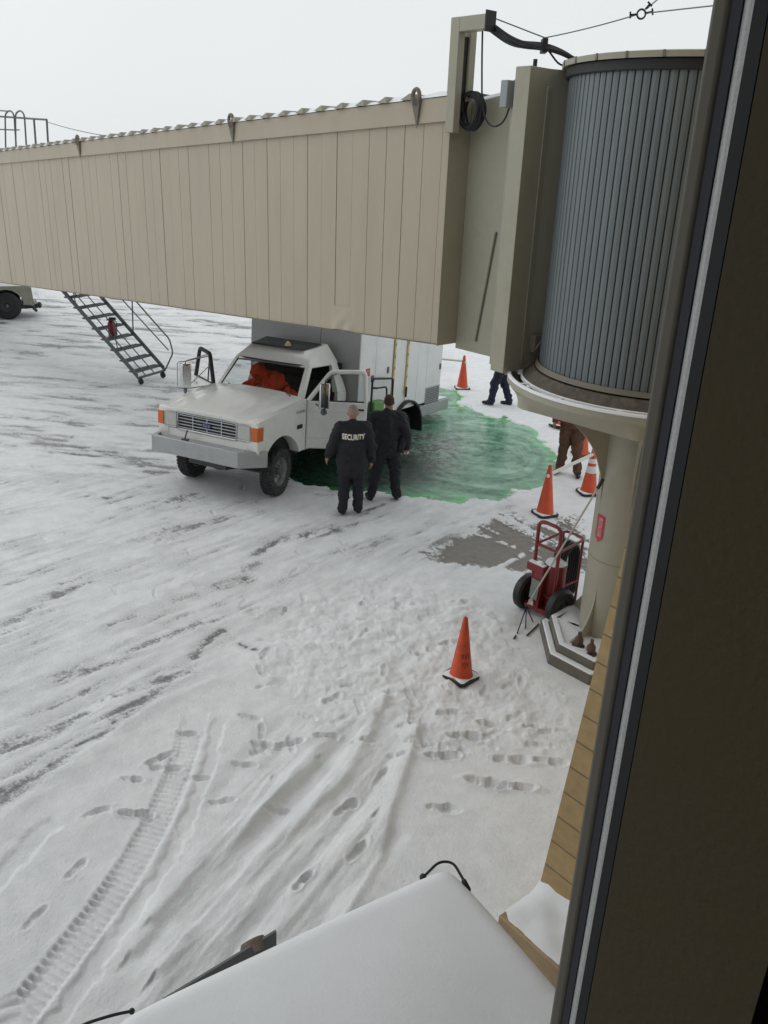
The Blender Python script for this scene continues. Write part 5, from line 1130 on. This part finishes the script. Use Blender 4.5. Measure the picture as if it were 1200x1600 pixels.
mb = MB(); a = Vector((pf[0], pf[1], .68)); b = a + Vector((-2.0, .55, -.01)); mb.tube([a + Vector((-.04, .01, 0)), b], .026, 8); tag(mb.build('cone_bar', M_polewhite), 'far white bar running from the cone behind the truck', 'barrier bar', 'cone bars')
pg = (b.x - .05, b.y); cone((*pg, .0), 0, .82, 'orange cone standing out of sight behind the truck box', base=.36)

# ------------------------------------------------------------------ wheeled fire extinguisher
cl, cr_ = np.array(G(816, 950)), np.array(G(868, 977)); av = (cr_ - cl); aw = np.linalg.norm(av); cm = (cl + cr_) / 2; crz = math.atan2(av[1], av[0])
cart = tag(empty('fire_extinguisher_cart', (cm[0], cm[1], 0), crz), 'red wheeled fire extinguisher cart with black tyres and hose', 'extinguisher')
hw_ = aw / 2 - .01
for sx in (-1, 1):
    T = Matrix.Translation((sx * hw_, .05, .235)) @ Matrix.Rotation(R_(90), 4, 'Y') @ Matrix.Rotation(R_(0), 4, 'X')
    mb = MB(); mb.T = T; mb.lathe([(.10, -.055), (.15, -.068), (.20, -.065), (.228, -.04), (.235, 0), (.228, .04), (.20, .065), (.15, .068), (.10, .055)], 36); wh = mb.build('wheel', M_tyre_clean, cart)
    mb = MB(); mb.T = T; mb.lathe([(0, -.05), (.03, -.05), (.04, -.03), (.09, -.03), (.095, -.045), (.095, .045), (.09, .03), (.04, .03), (.03, .05), (0, .05)], 20); mb.build('rim', M_blackm, wh)
w2 = .17
mb = MB(); mb.tube(rounded([(-w2, .02, .12), (-w2, .02, 1.24), (w2, .02, 1.24), (w2, .02, .12)], .10, 6), .023, 8); mb.tube([(-w2, .02, .93), (w2, .02, .93)], .018, 7); mb.tube([(-w2, .02, .30), (w2, .02, .30)], .018, 7); mb.tube([(-hw_, .05, .205), (hw_, .05, .205)], .018, 7)
mb.tube(rounded([(-w2, .02, .93), (-w2 + .02, .55, .97), (w2 - .02, .55, .97), (w2, .02, .93)], .08, 5), .017, 7); mb.tube([(-w2 + .02, .50, .95), (-w2 + .02, .50, .08)], .017, 7); mb.tube([(w2 - .02, .50, .95), (w2 - .02, .50, .08)], .017, 7); mb.tube([(w2 - .01, .02, .42), (w2 - .02, .50, .42)], .016, 6); mb.tube([(-w2 + .02, .50, .1), (w2 - .02, .50, .1)], .016, 6); mb.build('frame', M_red, cart)
mb = MB(); mb.hexa([(-.19, -.08, .10), (.19, -.08, .10), (.19, .30, .10), (-.19, .30, .10), (-.19, -.08, .16), (.19, -.08, .16), (.19, .30, .16), (-.19, .30, .16)]); mb.hexa([(-.10, -.10, .165), (.04, -.10, .165), (.04, -.02, .165), (-.10, -.02, .165), (-.10, -.06, .62), (.04, -.06, .62), (.04, -.02, .62), (-.10, -.02, .62)]); mb.bx((-.22, -.07, .60), (.04, .01, .70)); mb.build('carrier', M_red, cart, bevel=.008)
mb = MB(); mb.lathe([(0, .16), (.125, .16), (.14, .19), (.14, .66), (.125, .70), (.08, .735), (.03, .745), (.03, .80), (0, .80)], 28, Matrix.Translation((.035, .17, 0))); cyl = mb.build('cylinder', M_red, cart)
mb = MB(); mb.lathe([(.13, .700), (.115, .725), (.06, .755), (0, .76)], 24, Matrix.Translation((.035, .17, 0))); mb.bx((-.2, -.06, .701), (.03, .0, .715)); mb.ell((-.05, -.02, .72), (.05, .03, .03)); mb.build('snow', M_snowlayer, cart)
mb = MB(); mb.hexa([(-.10, -.112, .27), (.02, -.112, .27), (.02, -.104, .27), (-.10, -.104, .27), (-.10, -.085, .52), (.02, -.085, .52), (.02, -.077, .52), (-.10, -.077, .52)]); mb.build('instruction_plate', M_label, cart)
mb = MB(); mb.bx((-.09, -.118, .18), (-.02, -.110, .235)); mb.bx((-.07, -.116, .245), (-.03, -.108, .26)); mb.build('inspection_tag', M_signwhite, cart)
mb = MB()
for k in range(6):
    r = .30 - .012 * (k % 2); mb.tube([(.02 + (k - 2.5) * .032, .40 + .17 * math.cos(a) , .52 + (r + .10) * math.sin(a)) for a in np.linspace(0, 6.283, 29)[:-1]], .016, 7, closed=True)
mb.tube(rounded([(.035, .17, .78), (.06, .2, .9), (.1, .35, .86), (.1, .42, .9)], .08), .016, 7); mb.build('hose', M_black, cart)

# squeegee / ice rake leaning on the column
p0 = at(825, 944, .22); p1 = atY(938, 756, 8.62)
tool = tag(empty('ice_fork', (p0[0], p0[1], 0)), 'long aluminium pole with a blue forked end leaning on the column', 'tool')
def tl(p): return (p[0] - p0[0], p[1] - p0[1], p[2])
mid = p0 * .5 + p1 * .5
mb = MB(); mb.tube([tl(p0), tl(p1)], .0115, 8); pole = mb.build('pole', M_pole, tool)
mb = MB(); mb.tube([tl(p1 * .97 + p0 * .03), tl(p1 * 1.03 - p0 * .03)], .020, 8); mb.build('grip', M_black, pole)
M_tine = mat('blue_black_tine', (.02, .028, .06), .45)
mb = MB()
hub = Vector(tl(p0 + (p0 - p1) / np.linalg.norm(p1 - p0) * .05)); mb.tube([tl(p0), tuple(hub)], .015, 7)
for px, py in ((808, 990), (821, 982), (833, 972)): q = at(px, py, .02); mb.tube([tuple(hub), tl(q)], .0075, 6)
mb.build('fork', M_tine, tool)
mb = MB(); q1, q2 = at(803, 998, .02), at(806, 993, .02); mb.tube([tl(q1), tl(q2)], .012, 6); q1, q2 = at(823, 993, .02), at(842, 975, .025); mb.tube([tl(q1), tl(q2)], .010, 6); mb.build('blade', M_rust, tool)

# ------------------------------------------------------------------ boarding stairs under the far end of the bridge
S0 = at(216, 602, 0); stairs = tag(empty('service_stairs', (S0[0], S0[1], 0)), 'dark grey open-tread service stairs on castors hanging from the bridge', 'stairs')
rd = np.array([-.902, .431]); pw = np.array([.431, .902]); SW = .95; slope = math.tan(R_(40))
def sp_(r, p, z): q = rd * r + pw * p; return (q[0], q[1], z)
RL = 3.3; zb0 = .22
for p in (0, SW):
    mb = MB(); a, b = Vector(sp_(0, p, zb0)), Vector(sp_(RL, p, zb0 + RL * slope)); n_ = Vector((0, 0, .055)); w_ = Vector(sp_(0, .02, 0))
    mb.hexa([a - n_ - w_, b - n_ - w_, b - n_ + w_, a - n_ + w_, a + n_ - w_, b + n_ - w_, b + n_ + w_, a + n_ + w_]); mb.build('stringer', M_stairsteel, stairs)
for p in (SW * .36, SW * .68):
    MB().tube([sp_(.05, p, zb0 - .06), sp_(RL, p, zb0 + RL * slope - .06)], .014, 5).build('bearer', M_stairsteel, stairs)
nt_ = 13
for k in range(nt_):
    r = .06 + k * .262; z = zb0 + r * slope + .02; mb = MB()
    for dr in (0, .05, .10, .15, .20): mb.hexa([sp_(r + dr, .02, z - .02), sp_(r + dr + .022, .02, z - .02), sp_(r + dr + .022, SW - .02, z - .02), sp_(r + dr, SW - .02, z - .02), sp_(r + dr, .02, z + .012), sp_(r + dr + .022, .02, z + .012), sp_(r + dr + .022, SW - .02, z + .012), sp_(r + dr, SW - .02, z + .012)])
    mb.build('tread', M_stairsteel, stairs)
RH = .92
mb = MB(); mb.tube(rounded([sp_(-.02, SW, zb0 - .05), sp_(-.30, SW, zb0 + .42), sp_(-.22, SW, zb0 + .74), sp_(.05, SW, zb0 + RH + .05 * slope), sp_(RL, SW, zb0 + RH + RL * slope)], .08), .02, 6); mb.tube([sp_(-.17, SW, zb0 + .47), sp_(RL, SW, zb0 + .47 + RL * slope)], .015, 6); mb.build('handrail', M_stairsteel, stairs)
for r in (.9, 2.0, 3.1): MB().tube([sp_(r, SW, zb0 + r * slope), sp_(r - .05, SW, zb0 + RH + r * slope)], .018, 6).build('post', M_stairsteel, stairs)
for r in (.55, 1.75): MB().tube([sp_(r, .02, zb0 + r * slope - .05), sp_(r + .1, .02, zb0 + r * slope + .75)], .014, 6).build('post', M_stairsteel, stairs)
mb = MB(); mb.tube([sp_(0, 0, zb0 - .05), sp_(0, SW, zb0 - .05)], .03, 6); mb.build('foot_bar', M_stairsteel, stairs)
for p in (.10, SW - .06):
    mb = MB(); T = Matrix.Translation(sp_(0, p, .075)) @ Matrix.Rotation(math.atan2(pw[1], pw[0]), 4, 'Z') @ Matrix.Rotation(R_(90), 4, 'Y'); mb.lathe([(0, -.025), (.06, -.025), (.075, -.015), (.075, .015), (.06, .025), (0, .025)], 16, T); mb.box(sp_(0, p, .15), (.06, .06, .05)); mb.build('castor', M_black, stairs)
ex = sp_(1.95, .72, zb0 + 1.95 * slope + .10)
pe = atplane(175, 514, (S0[0] + .2, S0[1] + .45, 0), (.431, .902, 0)); 
ext = tag(empty('fire_extinguisher', (pe[0], pe[1], pe[2] - .24)), 'small red fire extinguisher hung on the service stairs', 'extinguisher')
mb = MB(); mb.lathe([(0, 0), (.085, 0), (.095, .02), (.095, .36), (.075, .42), (.03, .45), (.03, .48), (0, .48)], 18); mb.build('cylinder', M_red, ext)
mb = MB(); mb.box((.03, 0, .50), (.16, .03, .035)); mb.box((0, 0, .465), (.20, .20, .012)); mb.tube([(.06, 0, .49), (.12, 0, .40), (.11, 0, .1)], .012, 6); mb.build('valve', M_black, ext)

# ------------------------------------------------------------------ tow tractor, far left
pt = at(14, 500, 0); tug = tag(empty('tow_tractor', (pt[0], pt[1], 0), R_(24)), 'low khaki tow tractor with big black tyres at the far left', 'tow tractor')
def tw(x, y, r=.43, w=.30):
    T = Matrix.Translation((x, y, r)) @ Matrix.Rotation(R_(90), 4, 'X')
    mb = MB(); mb.T = T; mb.lathe([(.20, -w / 2), (r - .08, -w / 2), (r - .02, -w / 2 + .03), (r, -w / 2 + .08), (r, w / 2 - .08), (r - .02, w / 2 - .03), (r - .08, w / 2), (.20, w / 2)], 32); wh = mb.build('wheel', M_tyre_clean, tug)
    mb = MB(); mb.T = T; mb.lathe([(0, w / 2 - .06), (.06, w / 2 - .05), (.08, w / 2 - .09), (.20, w / 2 - .06), (.205, -w / 2 + .05), (.08, -w / 2 + .09), (0, -w / 2 + .06)], 20); mb.build('rim', M_rim if False else M_blackm, wh)
    mb = MB(); mb.T = T; mb.lathe([(0, w / 2 - .01), (.05, w / 2 - .015), (.055, w / 2 - .06)], 12); mb.build('hub', M_galv, wh)
tw(0, .15); tw(0, 1.35); tw(-1.75, .15, .36); tw(-1.75, 1.35, .36)
mb = MB(); arch = [(.50 + 0 * k, .40) for k in range(1)]
pl = [(.46, .46), (.80, .42), (.76, .98), (.62, 1.03), (-.42, 1.03), (-.55, .95), (-.58, .72)] + [(-.48 + 0, .55)] + [(.50 * math.cos(a), .43 + .50 * math.sin(a)) for a in np.linspace(R_(165), R_(10), 9)]
mb.prism(pl, .02, 1.5, axis=1); mb.build('rear_body', M_cream, tug, bevel=.02)
mb = MB(); mb.bx((-.56, .10, .45), (-1.2, 1.4, .70)); mb.hexa([(-1.1, .12, .50), (-2.35, .16, .50), (-2.35, 1.34, .50), (-1.1, 1.38, .50), (-1.1, .14, 1.14), (-2.30, .2, 1.0), (-2.30, 1.30, 1.0), (-1.1, 1.36, 1.14)]); mb.build('hood', M_cream, tug, bevel=.03)
mb = MB(); mb.bx((-.45, .35, .9), (-.95, 1.2, .98)); mb.bx((-.44, .35, .95), (-.52, 1.2, 1.35)); mb.build('seat', M_black, tug, bevel=.03)
mb = MB(); mb.tube([(-1.22, .75, 1.1), (-1.02, .75, 1.35)], .02, 6); mb.tube([(-1.02 + .08 * math.cos(a), .75 + .18 * math.sin(a), 1.36 + .12 * math.cos(a)) for a in np.linspace(0, 6.28, 17)[:-1]], .014, 6, closed=True); mb.build('steering_wheel', M_black, tug)
mb = MB(); mb.tube(rounded([(.32, .30, 1.02), (.32, .30, 1.25), (.74, .42, 1.10), (.74, .42, .95)], .05), .018, 6); mb.build('grab_rail', M_blackm, tug)
mb = MB(); mb.bx((.60, .25, .30), (.90, 1.25, .44)); mb.ell((.96, .5, .36), (.08, .08, .10)); mb.tube([(.72, .20, .42), (.78, .18, .30), (.86, .20, .22)], .05, 8); mb.bx((-2.4, .2, .3), (.6, 1.3, .44)); mb.build('hitch', M_blackm, tug, bevel=.01)
mb = MB(); mb.bx((.76, .02, .50), (.83, .30, .56)); mb.build('tail_lamp', M_boxgrey, tug, bevel=.01)
P = [[(.62 - 1.0 * i / 8,   .06 + 1.38 * j / 6, 1.033 + .03 * math.sin(math.pi * i / 8) * math.sin(math.pi * j / 6)) for j in range(7)] for i in range(9)]; MB().grid(P).build('snow_cover', M_snowlayer, tug)

# ------------------------------------------------------------------ snow-laden baggage cart below the window
ZC_ = 1.70; A = at(702, 1346, ZC_); Lp = at(165, 1593, ZC_); Rp = at(862, 1540, ZC_)
u_ = (Lp - A)[:2]; UL = np.linalg.norm(u_); u_ = u_ / UL; v_ = np.array([-u_[1], u_[0]]); 
if np.dot(v_, (Rp - A)[:2]) < 0: v_ = -v_
VL = 1.45
bag = tag(empty('baggage_cart', (A[0], A[1], 0)), 'baggage cart canopy buried in smooth snow at the bottom of the view', 'baggage cart')
def bq(a, b, z): p = u_ * a + v_ * b; return (p[0], p[1], z)
rows = []; N1, N2 = 40, 34; rad_ = .10
def sup(t):  # rounded rectangle edge falloff
    return max(0.0, 1 - (1 - min(t, 1)) ** 2) ** .5
for i in range(N1 + 1):
    a = UL * (1 - math.cos(math.pi * i / N1)) / 2; row = []
    for j in range(N2 + 1):
        b = VL * (1 - math.cos(math.pi * j / N2)) / 2
        e = sup(min(a, UL - a) / .11) * sup(min(b, VL - b) / .11); crown = .07 * math.sin(math.pi * b / VL) * math.sin(math.pi * a / UL) + .015 * (float(fbm(np.array(a * 2.2), np.array(b * 2.2), 3)) - .5)
        # pull the corners in so the outline is rounded
        ca, cb = a - UL / 2, b - VL / 2; pa, pb_ = abs(ca) / (UL / 2), abs(cb) / (VL / 2); k = 1 - .03 * (pa * pb_) ** 6
        row.append(bq(UL / 2 + ca * k, VL / 2 + cb * k, ZC_ - .055 + .085 * e + crown * e))
    rows.append(row)
MB().grid(rows, True).build('snow_cover', M_snowlayer, bag)
mb = MB(); mb.hexa([bq(.01, .01, ZC_ - .12), bq(UL - .01, .01, ZC_ - .12), bq(UL - .01, VL - .01, ZC_ - .12), bq(.01, VL - .01, ZC_ - .12), bq(.01, .01, ZC_ - .058), bq(UL - .01, .01, ZC_ - .058), bq(UL - .01, VL - .01, ZC_ - .058), bq(.01, VL - .01, ZC_ - .058)]); mb.build('canopy', M_flap, bag, bevel=.02)
for a, b in ((.06, .06), (UL - .06, .06), (.06, VL - .06), (UL - .06, VL - .06)): MB().tube([bq(a, b, .45), bq(a, b, ZC_ - .10)], .025, 6).build('post', M_stairsteel, bag)
mb = MB(); mb.hexa([bq(0, .02, .40), bq(UL, .02, .40), bq(UL, VL - .02, .40), bq(0, VL - .02, .40), bq(0, .02, .50), bq(UL, .02, .50), bq(UL, VL - .02, .50), bq(0, VL - .02, .50)]); mb.build('deck', M_galv, bag, bevel=.01)
for a, b in ((.35, .2), (UL - .35, .2), (.35, VL - .2), (UL - .35, VL - .2)):
    mb = MB(); T = Matrix.Translation(bq(a, b, .20)) @ Matrix.Rotation(math.atan2(v_[1], v_[0]), 4, 'Z') @ Matrix.Rotation(R_(90), 4, 'Y'); mb.lathe([(0, -.06), (.15, -.06), (.20, -.03), (.20, .03), (.15, .06), (0, .06)], 20, T); mb.build('wheel', M_tyre_clean, bag)
# black bails at two corners
def px_on(px, py, z): p = at(px, py, z); return (p[0] - A[0], p[1] - A[1], p[2])
mb = MB(); mb.tube(rounded([px_on(662, 1370, ZC_ - .02), px_on(686, 1346, ZC_ + .02), px_on(708, 1347, ZC_ + .02), px_on(732, 1388, ZC_ - .02)], .05, 6), .0075, 7)
mb.ell(px_on(661, 1371, ZC_ - .025), (.020, .020, .022), 10, 7); mb.cap(Vector(px_on(725, 1377, ZC_ - .005)), Vector(px_on(730, 1390, ZC_ - .03)), .014, .02); mb.build('corner_loop', M_black, bag)
mb = MB(); mb.tube(rounded([px_on(120, 1606, ZC_ - .04), px_on(140, 1597, ZC_), px_on(180, 1585, ZC_ + .0), px_on(206, 1580, ZC_ - .02)], .05, 5), .007, 7); mb.ell(px_on(206, 1580, ZC_ - .02), (.014, .014, .014), 10, 7); mb.build('corner_loop', M_black, bag)
# grey side flap standing proud along the far edge, with a rusty drum behind it
f0, f1, f2 = at(255, 1563, ZC_ - .01), at(432, 1455, ZC_ + .02), at(432, 1487, ZC_ - .02)
nrm = -v_ * .012
mb = MB(); pts = [f0, f1, f2, at(300, 1552, ZC_ - .10)]
P0 = [(p[0] - A[0], p[1] - A[1], p[2]) for p in pts]; P1 = [(p[0] + nrm[0], p[1] + nrm[1], p[2]) for p in P0]
mb.add(P0 + P1, [(0, 1, 2, 3), (7, 6, 5, 4), (0, 4, 5, 1), (1, 5, 6, 2), (2, 6, 7, 3), (3, 7, 4, 0)]); mb.build('side_flap', M_flap, bag)
dc = at(398, 1481, ZC_ - .04); T = Matrix.Translation((dc[0] - A[0], dc[1] - A[1], dc[2])) @ Matrix.Rotation(math.atan2(-v_[1], -v_[0]), 4, 'Z') @ Matrix.Rotation(R_(60), 4, 'Y')
mb = MB(); mb.T = T; mb.lathe([(0, .02), (.035, .02), (.045, .035), (.058, .035), (.066, .02), (.066, -.03), (0, -.03)], 24); mb.build('drum', M_brownlamp, bag)
